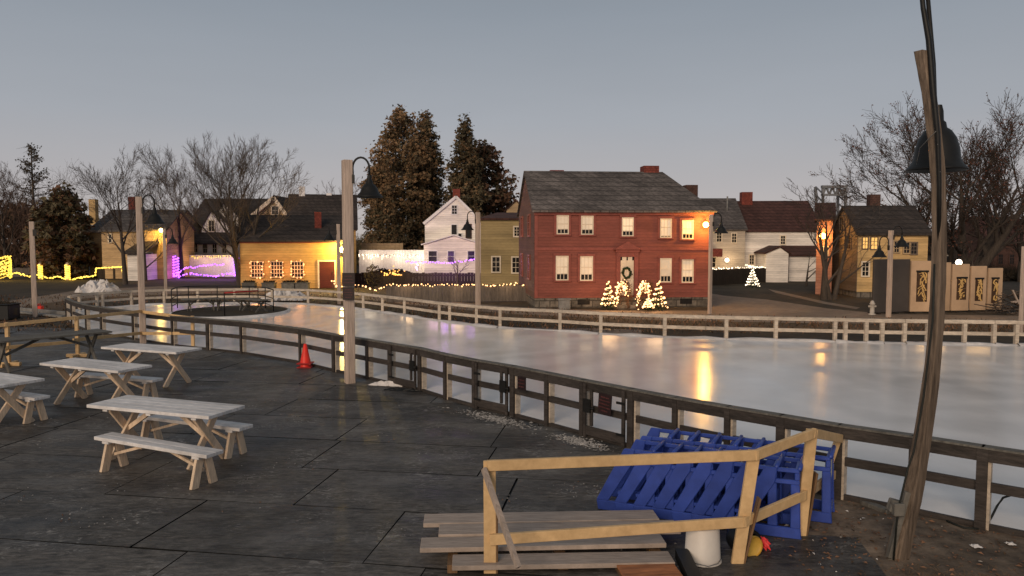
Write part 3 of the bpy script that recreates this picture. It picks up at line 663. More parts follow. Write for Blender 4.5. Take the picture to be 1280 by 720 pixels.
# crumpled white sheet under the fence
def crumple(name,cx,cy,sx,sy,h,m,label,cat,seed,nx=16,ny=10,rz=0):
    r=random.Random(seed); mb=MB(); vs=[]
    for j in range(ny+1):
        for i in range(nx+1):
            x=(i/nx-.5)*2; y=(j/ny-.5)*2; e=max(0,1-max(abs(x),abs(y))**3)
            vs.append((x*sx*(1+r.uniform(-.12,.12)),y*sy*(1+r.uniform(-.2,.2)),.012+h*e*(.35+.65*r.random())))
    mb.add(vs,[(j*(nx+1)+i,j*(nx+1)+i+1,(j+1)*(nx+1)+i+1,(j+1)*(nx+1)+i) for j in range(ny) for i in range(nx)])
    o=mb.build(name,m); o.location=(cx,cy,.015); o.rotation_euler=(0,0,rz); return tag(o,label,cat)
q=gp(488,483); crumple('plastic_sheet',q.x,q.y,.42,.11,.10,M['snow'],'crumpled white plastic sheet lying under the rink fence beside the tall post','sheet',3,rz=R(-14))
q=gp(503,489); o=crumple('rubber_mat',q.x+.05,q.y-.05,.42,.10,.05,M['black_plastic'],'curled up black rubber flap before the white plastic sheet','mat',5,rz=R(-10))
# ice scrapings on the mats by the gates
for j,(px,py,w,h,n,lab) in enumerate(((622,524,60,9,700,'ice shavings on the mats below the rink gate with the small notice'),(725,552,50,9,600,'ice shavings on the mats below the gate nearest the blue skating aids'))):
    mb=MB(); r=random.Random(j+2)
    for k in range(n):
        t=r.gauss(0,.36); p=gp(px+t*w,py+t*w*.22+r.gauss(0,h*.28),.03); s=r.uniform(.003,.013)*(1 if r.random()<.93 else 2)
        z=.026+s*.2; q=[(p.x+s*r.uniform(1,2.5),p.y+s*r.uniform(-.6,.6),z),(p.x+r.uniform(-.5,.5)*s,p.y+s*r.uniform(.6,1.5),z+s*.3),(p.x-s*r.uniform(1,2.5),p.y+s*r.uniform(-.6,.6),z),(p.x+r.uniform(-.5,.5)*s,p.y-s*r.uniform(.6,1.5),z),(p.x,p.y,z+s*.7)]
        mb.add(q,[(0,1,4),(1,2,4),(2,3,4),(3,0,4)])
    o=mb.build('ice_shavings',M['shavings']); tag(o,lab,'ice shavings',kind='stuff')
# grit, salt and stray leaves on the mats
mb=MB(); r=random.Random(91)
for c in range(70):
    cx_,cy_=r.uniform(-9,2.2),r.uniform(7.2,17)
    for k in range(r.randint(3,16)):
        x=cx_+r.gauss(0,.16); y=cy_+r.gauss(0,.12)
        if inside(Vector((x,y,0)),ring): continue
        s=r.uniform(.004,.014); a=r.uniform(0,6.3); q=[(x+s*math.cos(a+j*1.571)*r.uniform(.6,1.3),y+s*math.sin(a+j*1.571)*r.uniform(.6,1.3),.029) for j in range(4)]+[(x,y,.031+s*.5)]
        mb.add(q,[(0,1,4),(1,2,4),(2,3,4),(3,0,4)],0 if r.random()<.8 else 1)
tag(mb.build('paving_grit',[M['shavings'],M['leaf_brown']]),'pale grit and leaf scraps scattered over the rubber mats','grit',kind='stuff')
# leaves, chips and snow scraps on the dirt
mb=MB(); r=random.Random(21)
for k in range(1500):
    x=r.uniform(2.6,7.5); y=r.uniform(5.6,8.6)
    if inside(Vector((x,y,0)),ring): continue
    s=r.uniform(.008,.034); a=r.uniform(0,6.3); z=.016+r.random()*.02
    c,sn_=math.cos(a)*s,math.sin(a)*s
    mb.add([(x-c,y-sn_,z),(x+sn_*.5,y-c*.5,z+r.uniform(0,.02)),(x+c,y+sn_,z+.004),(x-sn_*.5,y+c*.5,z+r.uniform(0,.02))],[(0,1,2,3)],0 if r.random()<.8 else (1 if r.random()<.8 else 2))
tag(mb.build('leaf_litter',[M['leaf_brown'],M['grass_brown'],M['snow']]),'dead leaves and scraps scattered on the dirt by the bowed post','litter',kind='stuff')
mb=MB()
for k in range(2200):
    g0=(r.gauss(3.75,.5),r.gauss(6.35,.25)) if k%3 else (r.uniform(3.0,5.6),r.uniform(5.7,6.6))
    x,y=g0; h=r.uniform(.012,.05); a=r.uniform(0,6.3); w=.004
    mb.add([(x-w,y,.01),(x+w,y,.01),(x+math.cos(a)*h*2,y+math.sin(a)*h*2,.01+h*.6)],[(0,1,2)])
M['straw']=mat('straw',(.16,.10,.055),.9,.4,3)
tag(mb.build('dry_grass',M['straw']),'dry straw coloured grass around the foot of the bowed post','grass',kind='stuff')
pts=[gp(1170,640,.02),gp(1185,652,.02),gp(1205,660,.02),gp(1222,661,.02),gp(1234,655,.03),gp(1240,645,.12)]
pts+=[at(1246,633,gp(1234,655).y+.05),at(1254,622,gp(1234,655).y+.1),at(1265,618.5,gp(1260,662).y+.02),at(1300,621,gp(1300,670).y-.05)]
mb=MB(); mb.tube(pts,.012,7); tag(mb.build('hose',M['cable']),'black cable looping from the dirt up over the fence rail at the right','cable')
mb=MB(); mb.bar(gp(1078,627,.03),gp(1112,640,.03),.10,.05); o=mb.build('loose_board',M['grey_wood'],bevel=.006); tag(o,'loose grey board lying under the fence beside the bowed post','board')
for i,(x,y,s,l) in enumerate(((1220,686,.06,'small scrap of snow on the dirt'),(1263,683,.05,'second scrap of snow on the dirt near the right edge'))):
    q=gp(x,y); crumple('snow_patch',q.x,q.y,s*.8,s*.7,.022,M['snow'],('scrap of snow on the dirt right of the bowed post','scrap of snow on the dirt nearest the right edge of the picture')[i],'snow',40+i,6,5)
q=gp(118,366); crumple('snow_pile',q.x,q.y+.4,1.05,.8,.75,M['snow'],'pile of scraped snow behind the left end of the rink','snow pile',9,18,12)
q=gp(348,377); crumple('snow_pile',q.x,q.y+.9,1.05,.7,.62,M['snow'],'long rounded snow bank behind the fenced island and far rail','snow pile',10,18,12)
# black planter and low beams at the far left
q=gp(-2,399); o=thing('planter_box',(q.x,q.y,0),0,'black planter box at the far left beyond the railing','planter')
mb=MB(); mb.box(-.65,.62,-.35,.35,0,.55); mb.box(-.69,.66,-.39,.39,.551,.6); mb.build('tub',M['black_plastic'],o,bevel=.02)
mb=MB()
for k in range(260):
    x=r.uniform(-.6,.58); y=r.uniform(-.3,.3); h=r.uniform(.04,.16); a=r.uniform(0,6.3); mb.add([(x-.02,y,.58),(x+.02,y,.58),(x+math.cos(a)*h,y+math.sin(a)*h,.58+h)],[(0,1,2)])
mb.build('plants',M['hedge'],o)
mb=MB(); mb.bar(gp(20,386,.1),gp(86,392,.1),.12,.14); mb.bar(gp(15,389,.05),gp(80,396,.05),.2,.08); tag(mb.build('timber_beam',M['kerb'],bevel=.01),'pale low timbers on the ground left of the rink end','timber')
q=gp(49,390); o=thing('fuel_can',(q.x,q.y,0),0,'small red can beside the bare wooden post at the left','can')
mb=MB(); mb.box(-.16,.16,-.1,.1,0,.26); mb.build('can_body',M['cone'],o,bevel=.03)
mb=MB(); mb.tube([(-.08,0,.26),(-.06,0,.33),(.06,0,.33),(.08,0,.26)],.02,6); mb.build('handle',M['cone_base'],o)
# ---- the round island inside the rink
ic=gp(279,393,.06); iw=(gp(347,393).x-gp(212,393).x)/2; idp=(gp(279,385).y-gp(279,400).y)/2
c0=Vector((ic.x,(gp(279,385.5).y+gp(279,400).y)/2,0))
mb=MB(); n=40
for r0,r1,z,mm in ((0,1,.10,0),):
    vs=[(c0.x+iw*math.cos(2*math.pi*k/n),c0.y+idp*math.sin(2*math.pi*k/n),.10) for k in range(n)]
    mb.add(vs,[tuple(range(n))]); mb.add(vs+[(x,y,.0) for x,y,z in vs],[(k,(k+1)%n,n+(k+1)%n,n+k) for k in range(n)],0)
tag(mb.build('island_paving',M['mat_rubber'] if False else M['hedge']),kind='structure')
mb=MB(); prev=None
for k in range(n+1):
    a=2*math.pi*k/n; w=1+.035+random.random()*.015; cur=[(c0.x+iw*math.cos(a)*1.0,c0.y+idp*math.sin(a)*1.0,.13),(c0.x+iw*math.cos(a)*w,c0.y+idp*math.sin(a)*w,.11),(c0.x+iw*math.cos(a)*w*1.02,c0.y+idp*math.sin(a)*w*1.02,.05)]
    if prev: mb.add(prev+cur,[(0,1,4,3),(1,2,5,4)],0,True)
    prev=cur
tag(mb.build('island_snow_rim',M['snow']),kind='structure')
ir=thing('island_rail',(0,0,0),0,'thin dark metal rail around the round island in the ice','railing')
def ie(px,py): 
    p=gp(px,py); return Vector((p.x,p.y,0))
ring_a=[ie(215,392),ie(222,387.5),ie(236,385.8),ie(272,385.2),ie(312,385.8),ie(332,388),ie(342,392)]
for p in ring_a+[ie(323,389.5),ie(281,398)]:
    mb=MB(); mb.tube([(p.x,p.y,.08),(p.x,p.y,1.0)],.022,6); mb.build('post',M['black_metal'],ir)
for z in (.98,.62,.3):
    mb=MB(); mb.tube([(p.x,p.y,z) for p in ring_a],.018 if z<.9 else .024,6); mb.build('rail',M['black_metal'],ir)
mb=MB(); a=ie(281,398); b=ie(323,394); mb.tube([(a.x,a.y,.98),(b.x,b.y,.98)],.03,6); mb.build('red_rail',M['cone_base'],ir)
k=0
it=None
for px,py,rz,lab in ((252,391.5,R(35),'dark picnic table on the fenced island, leftmost of three'),(288,391,R(5),'dark picnic table on the fenced island, in the middle'),(318,392.5,R(-35),'dark picnic table on the fenced island, rightmost of three')):
    p=gp(px,py)
    if it is None: it=make_table(1.8,.7,'grey_wood','grey_wood',lab,'dark picnic tables on the island'); o=it
    else: o=copy_tree(it); o['label']=lab
    o.location=(p.x,p.y,.10); o.scale=(.82,.82,.68); o.rotation_euler=(0,0,rz); o['group']='dark picnic tables on the island'
# ================================================================== BUILDINGS
class House:
    def __init__(s, name, label, cat, P, rz, group=None):
        s.P=Vector((P[0],P[1],0)); s.rz=rz; s.o=thing(name,s.P,rz,label,cat,group)
        s.u=Vector((math.cos(rz),math.sin(rz),0)); s.w=Vector((-math.sin(rz),math.cos(rz),0))
    def F(s,px,py,t=0.0):                   # local (x,z) on the plane at depth t behind the front
        d=ray(px,py); k=((s.P+s.w*t-CAM).dot(s.w))/d.dot(s.w); q=CAM+d*k
        return (q-s.P).dot(s.u), q.z
    def S(s,px,py,x=0.0):                   # local (y,z) on the side plane at local x
        d=ray(px,py); k=((s.P+s.u*x-CAM).dot(s.u))/d.dot(s.u); q=CAM+d*k
        return (q-s.P).dot(s.w), q.z
    def body(s, m, x0,x1,y0,y1,z0,eave,ridge=None,axis='u',name='wall',parent=None,ridge_at=.5,top=None):
        mb=MB()
        if ridge is None: mb.box(x0,x1,y0,y1,z0,eave)
        elif axis=='u':
            ym=y0+(y1-y0)*ridge_at; mb.prism([(x0,y0,z0),(x0,y0,eave),(x0,ym,ridge),(x0,y1,eave),(x0,y1,z0)],(x1-x0,0,0))
        else:
            xm=x0+(x1-x0)*ridge_at; mb.prism([(x0,y0,z0),(x0,y0,eave),(xm,y0,ridge),(x1,y0,eave),(x1,y0,z0)],(0,y1-y0,0))
        return mb.build(name,m,parent or s.o)
    def roof(s, m, x0,x1,y0,y1,eave,ridge,axis='u',oh=.25,ohs=.15,th=.10,hip=(0,0),ridge_at=.5,name='roof',parent=None,trim=None):
        mb=MB(); up=.035
        if axis=='u':
            ym=y0+(y1-y0)*ridge_at; sl=(ridge-eave)/(ym-y0); sl2=(ridge-eave)/(y1-ym)
            A=[(y0-oh,eave-oh*sl+up),(ym,ridge+up),(y1+oh,eave-oh*sl2+up)]
            xa,xb=x0-ohs,x1+ohs; vs=[]
            for dz in (0,th):
                vs+=[(xa,A[0][0],A[0][1]+dz),(xb,A[0][0],A[0][1]+dz),(xb-hip[1],A[1][0],A[1][1]+dz),(xa+hip[0],A[1][0],A[1][1]+dz),(xb,A[2][0],A[2][1]+dz),(xa,A[2][0],A[2][1]+dz)]
            fs=[(6,7,8,9),(9,8,10,11),(0,3,2,1),(3,5,4,2),(0,1,7,6),(4,5,11,10)]
            if hip[1]: fs+=[(7,10,8)]
            if hip[0]: fs+=[(6,9,11)]
            fs+=[(1,2,8,7),(2,4,10,8),(0,6,9,3),(3,9,11,5)]
            mb.add(vs,fs)
        else:
            xm=x0+(x1-x0)*ridge_at; sl=(ridge-eave)/(xm-x0); sr=(ridge-eave)/(x1-xm)
            A=[(x0-oh,eave-oh*sl+up),(xm,ridge+up),(x1+oh,eave-oh*sr+up)]
            ya,yb=y0-ohs,y1+ohs; vs=[]
            for dz in (0,th):
                for y in (ya,yb):
                    vs+=[(A[0][0],y,A[0][1]+dz),(A[1][0],y,A[1][1]+dz),(A[2][0],y,A[2][1]+dz)]
            fs=[(6,7,10,9),(7,8,11,10),(0,3,4,1),(1,4,5,2),(0,1,7,6),(1,2,8,7),(3,9,10,4),(4,10,11,5),(0,6,9,3),(2,5,11,8)]
            mb.add(vs,fs)
        return mb.build(name,m,parent or s.o,fix=False if False else True)
    def fbox(s,mb,x0,x1,z0,z1,d0,d1,t=0.0,m=0): mb.box(x0,x1,t-d1,t-d0,z0,z1,m)
    def window(s, x0,x1,z0,z1, t=0.0, frame='cream', pane='glass', nx=3, ny=4, shade=None, shade_to=.27, fw=.07, side=None, sill=True, casing=None):
        """front window; side=x gives a window in the side wall (x0,x1 are then local y)"""
        if side is None: T=Matrix.Identity(4)
        else: T=Matrix(((0,1,0,side),(1,0,0,0),(0,0,1,0),(0,0,0,1)))
        if side is not None: t=0
        mb=MB(); 
        def bx(a,b,c,d,e,f,mm=0): mb.box(a,b,t-f,t-e,c,d,mm,T)
        bx(x0-fw,x1+fw,z1,z1+fw,0.002,.06); bx(x0-fw,x1+fw,z0-fw,z0,0.002,.07 if sill else .06)
        bx(x0-fw,x0,z0,z1,0.002,.055); bx(x1,x1+fw,z0,z1,0.002,.055)
        mun=.025
        zlo=z0; zhi=z1
        if shade: zhi=z0+(z1-z0)*shade_to; ny_=1
        else: ny_=ny
        for k in range(1,nx): x=x0+(x1-x0)*k/nx; bx(x-mun/2,x+mun/2,zlo,zhi,.022,.042)
        for k in range(1,ny_): z=zlo+(zhi-zlo)*k/ny_; bx(x0,x1,z-mun/2,z+mun/2,.0225,.0425)
        if shade:
            bx(x0,x1,zhi-.02,zhi+.02,.022,.043); zm=z0+(z1-z0)*.55; bx(x0,x1,zm-.018,zm+.018,.022,.040)
            for k in range(1,nx): x=x0+(x1-x0)*k/nx; bx(x-.009,x+.009,zhi+.021,zm-.019,.018,.026); bx(x-.009,x+.009,zm+.019,z1,.018,.026)
        ms=[M[frame]]
        if casing:
            ms.append(M[casing]); g=.10
            bx(x0-fw-g,x1+fw+g,z1+fw,z1+fw+g,.002,.08,1); bx(x0-fw-g,x0-fw,z0-fw,z1+fw,.002,.045,1); bx(x1+fw,x1+fw+g,z0-fw,z1+fw,.002,.045,1); bx(x0-fw-g,x1+fw+g,z0-fw-.06,z0-fw,.002,.09,1)
        w=mb.build('window',ms,s.o)
        p=MB(); p.box(x0,x1,t-.02,t-.004,zlo,zhi,0,T); p.build('pane',M[pane],w)
        if shade: 
            p=MB(); p.box(x0,x1,t-.021,t-.0045,zhi,z1,0,T); p.build('blind',M[shade],w)
        return w
    def wpx(s,r,t=0.0,**k):
        x0,z1=s.F(r[0],(r[1]),t); x1,z0=s.F(r[2],r[3],t); return s.window(x0,x1,z0,z1,t,**k)
    def chimney(s,x0,x1,y0,y1,z0,z1,m='brick',cap=True,parent=None):
        mb=MB(); mb.box(x0,x1,y0,y1,z0,z1)
        if cap: mb.box(x0-.05,x1+.05,y0-.05,y1+.05,z1-.22,z1-.08); mb.box(x0+.08,x1-.08,y0+.08,y1-.08,z1,z1+.04)
        return mb.build('chimney',M[m],parent or s.o)
    def chim_px(s,px0,px1,pyt,pyb,y,m='brick',dep=None,parent=None,cap=False):
        x0,z1=s.F(px0,pyt,y); x1,_=s.F(px1,pyt,y); _,zb=s.F(px0,pyb,y); return s.chimney(x0,x1,y,y+(dep or (x1-x0)),zb-.9,z1,m,cap,parent=parent)

# ---------------- the red house
P=gp(668,384.5); H=House('red_house','two storey red clapboard house with grey hipped roof and cream front door behind the rink','house',P,R(5)); rh=H
w,_=H.F(889,380); _,ev=H.F(669,263); dep=7.0; rx,rdg=H.F(661,217,dep/2); fz=.42
H.body(M['red_clap'],0,w,0,dep,fz,ev)
mb=MB(); mb.box(.02,w-.02,.02,dep-.02,-.1,fz); mb.build('foundation',M['stone'],H.o)
rxe,_=H.F(825,228,dep/2)
rf=H.roof(M['roof_grey'],0,w,0,dep,ev,rdg,oh=.22,ohs=.12,hip=(0,max(.5,w-rxe)))
# gable wall is a darker red; a thin skin of boards over the left gable
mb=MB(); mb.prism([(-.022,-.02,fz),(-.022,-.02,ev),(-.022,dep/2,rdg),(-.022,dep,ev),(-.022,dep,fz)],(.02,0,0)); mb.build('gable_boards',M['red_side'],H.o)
mb=MB(); mb.box(-.03,w+.03,-.09,-.003,ev-.2,ev-.02); mb.box(-.03,w+.03,-.14,-.091,ev-.09,ev-.03); mb.build('cornice',M['red_trim'],H.o)
mb=MB(); _,zb=H.F(720,311); mb.box(0,w,-.035,-.003,zb-.06,zb+.06); mb.build('belt_course',M['red_trim'],H.o)
for x in (0,w-.14): mb=MB(); mb.box(x,x+.14,-.03,-.004,fz,ev-.21); mb.build('corner_board',M['red_trim'],H.o)
for r,sh in (((697,270,709.5,291.5),'shade'),((727.5,271,740.2,292),'shade'),((778.5,273,790.3,294),'shade_lit'),((826.3,274.5,837.8,296),'shade'),((853.5,276.5,865,297.5),'shade_lit'),
          ((696,321,709,349),'shade'),((726.3,321.5,739.5,349.5),'shade'),((826.2,324,837.5,351.5),'shade'),((853.3,325.5,865,352),'shade')):
    H.wpx(r,nx=3,ny=4,shade=sh,shade_to=.06 if r[0]==826.3 else .25,casing='red_trim',fw=.05)
for y0,y1,za,zb in ((1.4,2.2,268,294),(1.4,2.2,321,350),(4.7,5.5,268,294),(4.7,5.5,321,350)):
    z1=H.F(668,za)[1]; z0=H.F(668,zb)[1]; H.window(y0,y1,z0,z1,side=-.022,frame='red_trim',nx=2,ny=3)
x0,zt=H.F(775.5,321); x1,zb=H.F(791.5,369)
mb=MB(); mb.box(x0,x1,-.03,-.003,zb,zt-.16)
for a in (.12,.56): 
    for zz in (.1,.75,1.3): mb.box(x0+(x1-x0)*a,x0+(x1-x0)*(a+.32),-.045,-.031,zb+zz,zb+zz+.42)
dr=mb.build('door',M['cream'],H.o)
mb=MB(); mb.ball((x1-.07,-.06,zb+.95),.03,n=8); mb.build('handle',M['black_metal'],dr)
mb=MB(); mb.box(x0,x1,-.025,-.003,zt-.155,zt); mb.build('transom',M['glass'],H.o)
mb=MB(); xa,xb=H.F(765.5,340)[0],H.F(800.5,340)[0]; ze=H.F(765,312)[1]; zp=H.F(783,302)[1]
mb.box(x0-.2,x0-.02,-.10,-.003,zb-.1,ze-.12); mb.box(x1+.02,x1+.2,-.10,-.003,zb-.1,ze-.12); mb.box(x0-.24,x1+.24,-.13,-.003,ze-.12,ze)
mb.box(x0-.02,x1+.02,-.08,-.003,zt,ze-.121)
mb.prism([(xa,-.2,ze+.001),(xb,-.2,ze+.001),((xa+xb)/2,-.2,zp)],(0,.197,0)); mb.build('door_surround',M['red_trim'],H.o)
mb=MB(); 
for k in range(3): mb.box(x0-.5+.1*k,x1+.55-.1*k,-.95+.3*k,-.003-.0*k,-.1,.14*(k+1)-.0) if False else mb.box(x0-.5+.08*k,x1+.55-.08*k,-.95+.3*k,-.65+.3*k if k<2 else -.003,-.1,.15*(k+1))
mb.build('door_steps',M['stone'],H.o)
xw,zw=H.F(782.8,341); mb=MB(); n=26
for k in range(n):
    a=2*math.pi*k/n; 
    for j in range(3): mb.ball((xw+math.cos(a)*(.17+random.uniform(-.04,.04)),-.07+random.uniform(-.02,.02),zw+math.sin(a)*.23+random.uniform(-.03,.03)),.045,n=5)
wr=mb.build('wreath',M['wreath']); wr.location=H.P; wr.rotation_euler=(0,0,H.rz); tag(wr,'dark green oval wreath hanging on the cream door of the red house','wreath')
H.chim_px(805,824,207,232,dep/2-.1,parent=rf); H.chim_px(688,705,212.5,222,dep/2+.4,parent=rf); H.chim_px(858,872.5,231,252,dep*.78,'brick_dark',parent=rf)
for a,b in ((668,720),(845,880)):
    pass
for a in (722,850): x,z=H.F(a,378); mb=MB(); mb.box(x,x+.55,-.01,-.002,.12,.36); mb.build('cellar_vent',M['glass'],H.o)
xl,zl=H.F(880,281); mb=MB(); mb.tube([(xl,-.003,zl+.2),(xl,-.2,zl+.22),(xl,-.24,zl+.12)],.02,6); mb.lathe([(.1,.06),(.04,.12)],(xl,-.24,zl),10); wl=mb.build('wall_lantern',M['black_metal'],H.o)
mb=MB(); mb.ball((xl,-.24,zl+.0),.13,n=10); mb.build('bulb',M['g_lamp2'],wl)
def wpt(H,x,y,z): return H.P+H.u*x+H.w*y+Vector((0,0,z))
point(wpt(H,xl,-.42,zl),230,(1,.52,.09),.12)
# ---- lit shrubs before the red house
def spiral_tree(name,px,py,r,h,label,m='g_warm',turns=5,seed=1,leaf='wreath',group=None):
    p=gp(px,py); o=thing(name,(p.x,p.y,0),0,label,'lit shrub',group); rr=random.Random(seed)
    mb=MB()
    for k in range(900):
        z=rr.random()**1.2; rad=r*(1-z)*(.5+.5*rr.random()**.5); a=rr.uniform(0,6.28); c=Vector((rad*math.cos(a),rad*math.sin(a),.05+z*h))
        d=Vector((math.cos(a)*.06,math.sin(a)*.06,rr.uniform(-.05,.05))); q=Vector((-math.sin(a),math.cos(a),0))*.03; mb.add([c-q,c+q,c+d],[(0,1,2)])
    mb.tube([(0,0,0),(0,0,h*.9)],.02,5); mb.build('foliage',M[leaf],o)
    mb=MB(); pts=[]
    for k in range(turns*14+1):
        t=k/(turns*14); a=t*turns*2*math.pi; pts.append(((r*(1-t)+.03)*math.cos(a),(r*(1-t)+.03)*math.sin(a),.12+t*(h-.1)+rr.uniform(-.03,.03)))
    for p_ in pts: mb.ball(p_,.026+rr.random()*.020,n=5)
    mb.tube(pts,.008,4,1); mb.build('light_chain',[M[m],M['cable']],o); return o
def arch_bush(px0,px1,py,pyt,Y,label,seed,lean):
    rr=random.Random(seed); a=at(px0,py,Y); b=at(px1,py,Y); a.z=b.z=0; top=at(px0,pyt,Y).z; o=thing('arched_shrub',a,0,label,'lit shrub'); W=b.x-a.x
    mb=MB(); lb=MB()
    for j in range(3):
        pts=[]
        for k in range(15):
            t=k/14; ang=math.pi*(1-t); pts.append(Vector((W/2+W/2*math.cos(ang)*(1-.12*j)+lean*math.sin(ang)*.1,.06*j-.06,top*math.sin(ang)**.65*(1-.07*j)+.03)))
        mb.tube(pts,.018,5)
        for p in pts:
            for q in range(26): 
                e=p+Vector((rr.gauss(0,.08),rr.gauss(0,.06),rr.gauss(0,.09))); mb.add([e,e+Vector((.05,.01,.03)),e+Vector((.01,.03,-.04))],[(0,1,2)])
        for k in range(52):
            t=rr.random()*(.86 if lean>0 else 1); ang=math.pi*(1-t if lean>0 else t); e=Vector((W/2+W/2*math.cos(ang)*(1-.12*j),.06*j-.1+rr.gauss(0,.03),top*math.sin(ang)**.65*(1-.07*j)+.03+rr.gauss(0,.06))); e.x+=rr.gauss(0,.05); lb.ball(e,.019+rr.random()*.020,n=5)
    mb.build('branches',M['leaf_brown'],o); lb.build('light_chain',M['g_warm'],o)
SG='small conical shrubs wound with lights'
Yf=gp(780,386).y
spiral_tree('conical_shrub',760,386.5,.31,1.18,'small conical shrub wound with warm lights, leftmost before the red house door',seed=1,group=SG)
arch_bush(769.5,785,387,354,Yf,'arched shrub with warm lights left of the red house door',2,1)
arch_bush(797,813,388,355,Yf,'arched shrub with warm lights right of the red house door',3,1)
spiral_tree('conical_shrub',823,387.5,.36,1.2,'small conical shrub wound with warm lights, right of the red house door',seed=4,group=SG)
spiral_tree('low_shrub',810,388.5,.22,.5,'low lit shrub between the right arch and the right conical shrub',seed=6,turns=4)
spiral_tree('conical_tree',940.5,360,.42,1.15,'small conical tree covered in white lights on the lawn before the dark fence',m='g_white',seed=5,turns=6)
point(gp(760,388)+Vector((0,-.3,.7)),45,(1,.58,.26),.4); point(gp(818,389)+Vector((0,-.3,.7)),45,(1,.6,.3),.4)
mb=MB(); q=gp(705,386); o=thing('utility_box',(q.x,q.y-.2,0),0,'small pale grey box on the ground before the left of the red house','utility box')
mb.box(-.25,.25,-.2,.2,0,.42); mb.build('cabinet',M['kerb'],o,bevel=.02); mb=MB(); mb.box(-.28,.28,-.23,.23,.421,.47); mb.build('lid',M['kerb'],o,bevel=.01)

# ---------------- the yellow shop with string lit windows
P=gp(301,361.5); H=House('yellow_shop','low yellow clapboard shop with dark roof, red door and three windows ringed with lights','shop',P,R(12))
w,_=H.F(440,350); _,ev=H.F(320,301); dep=6; _,rdg=H.F(380,271.5,dep*.5)
H.body(M['yellow_clap'],0,w,0,dep,0,ev,rdg); rf=H.roof(M['roof_dark'],0,w,0,dep,ev,rdg,oh=.2)
mb=MB(); mb.box(-.02,w+.02,-.06,-.003,ev-.14,ev-.01); mb.build('eave_board',M['red_trim'],H.o)
wins=[(314.5,327.5,328.5,346),(339,327.5,353,346),(364.5,327.5,379,346)]
for r in wins: H.wpx(r,nx=4,ny=4,frame='cream',fw=.05)
x0,zt=H.F(399,327); x1,zb=H.F(418.5,360.5); mb=MB(); mb.box(x0,x1,-.05,-.003,0,zt); dr=mb.build('door',M['door_dark_red'],H.o)
mb=MB(); mb.box(x0-.1,x0,-.06,-.003,0,zt+.1); mb.box(x1,x1+.1,-.06,-.003,0,zt+.1); mb.box(x0,x1,-.06,-.003,zt,zt+.1); mb.build('door_frame',M['cream'],H.o)
mb=MB(); mb.ball((x1-.12,-.08,1.0),.04,n=8); mb.build('handle',M['black_metal'],dr)
H.chim_px(393,401.5,265,300,1.3,'brick',parent=rf)
lx,lz=H.F(427.5,312); mb=MB(); mb.box(lx-.12,lx+.12,-.2,-.003,lz-.3,lz+.25); wl=mb.build('wall_lantern',M['black_metal'],H.o)
mb=MB(); mb.ball((lx,-.3,lz),.17,n=10); mb.build('bulb',M['g_lamp'],wl)
point(wpt(H,lx,-.55,lz+.05),620,(1,.66,.14),.12)
def lights_line(name,pts,label,m,r=.035,step=.14,jit=.02,icicle=0,seed=1,cat='string lights',group=None):
    rr=random.Random(seed); mb=MB(); mb.tube(pts,.012,4,1)
    for a,b in zip(pts,pts[1:]):
        a,b=Vector(a),Vector(b); k=max(1,int((b-a).length/step))
        for j in range(k):
            p=a.lerp(b,(j+rr.random()*.6)/k)+Vector((rr.gauss(0,jit),rr.gauss(0,jit)-.02,rr.gauss(0,jit))); mb.ball(p,r*rr.uniform(.7,1.25),n=5)
            if icicle and rr.random()<.75:
                L=rr.uniform(.15,icicle); n=max(2,int(L/.11))
                for q in range(1,n): mb.ball(p+Vector((0,0,-L*q/n)),r*.8,n=5)
    return tag(mb.build(name,[M[m],M['cable']]),label,cat,group)
for i,r in enumerate(wins):
    x0,z1=H.F(r[0]-1,r[1]-1); x1,z0=H.F(r[2]+1,r[3]+1)
    lp=[(x0,-.1,z0),(x0,-.1,z1),(x1,-.1,z1),(x1,-.1,z0),(x0,-.1,z0)]
    lights_line('string_lights',[wpt(H,*p) for p in lp],f'orange lights framing the {("left","middle","right")[i]} window of the yellow shop','g_orange',.05,.25,.035,seed=i,group='lights around the shop windows')
    q=wpt(H,(x0+x1)/2,-.35,(z0+z1)/2); point(q,22,(1,.38,.12),.35)
for i,px in enumerate((314,338.5,363,380)):
    q=gp(px,362.5); o=thing('planter_box',(q.x,q.y-.3,0),0,f'low dark wooden planter before the yellow shop, {("first","second","third","fourth")[i]} from the left','planter','planters before the yellow shop')
    mb=MB(); mb.box(-.38,.38,-.22,.22,0,.42); mb.box(-.42,.42,-.26,.26,.421,.47); mb.build('tub',M['grey_wood'],o)
    mb=MB(); rr=random.Random(i)
    for k in range(120): x=rr.uniform(-.33,.33); a=rr.uniform(0,6.3); h=rr.uniform(.05,.2); mb.add([(x-.03,0,.46),(x+.03,0,.46),(x+math.cos(a)*h*.6,math.sin(a)*h*.6,.46+h)],[(0,1,2)])
    mb.build('plants',M['hedge'],o)
# tall dark roofed building behind the shop
P=at(361,352,57); H=House('dark_roofed_house','big house with a steep dark roof and white chimneys rising behind the yellow shop','house',P,R(12))
w,_=H.F(445,300); _,ev=H.F(380,285); _,rdg=H.F(400,245,3)
H.body(M['yellow_clap'],0,w,0,6,0,ev,rdg); rf=H.roof(M['roof_dark'],0,w,0,6,ev,rdg,oh=.2)
H.chim_px(373.5,381,233,246,2.8,'white_paint',parent=rf); H.chim_px(408,414.5,241.5,248,2.9,'white_paint',parent=rf); H.chim_px(432,439,231,250,2.7,'white_paint',parent=rf)
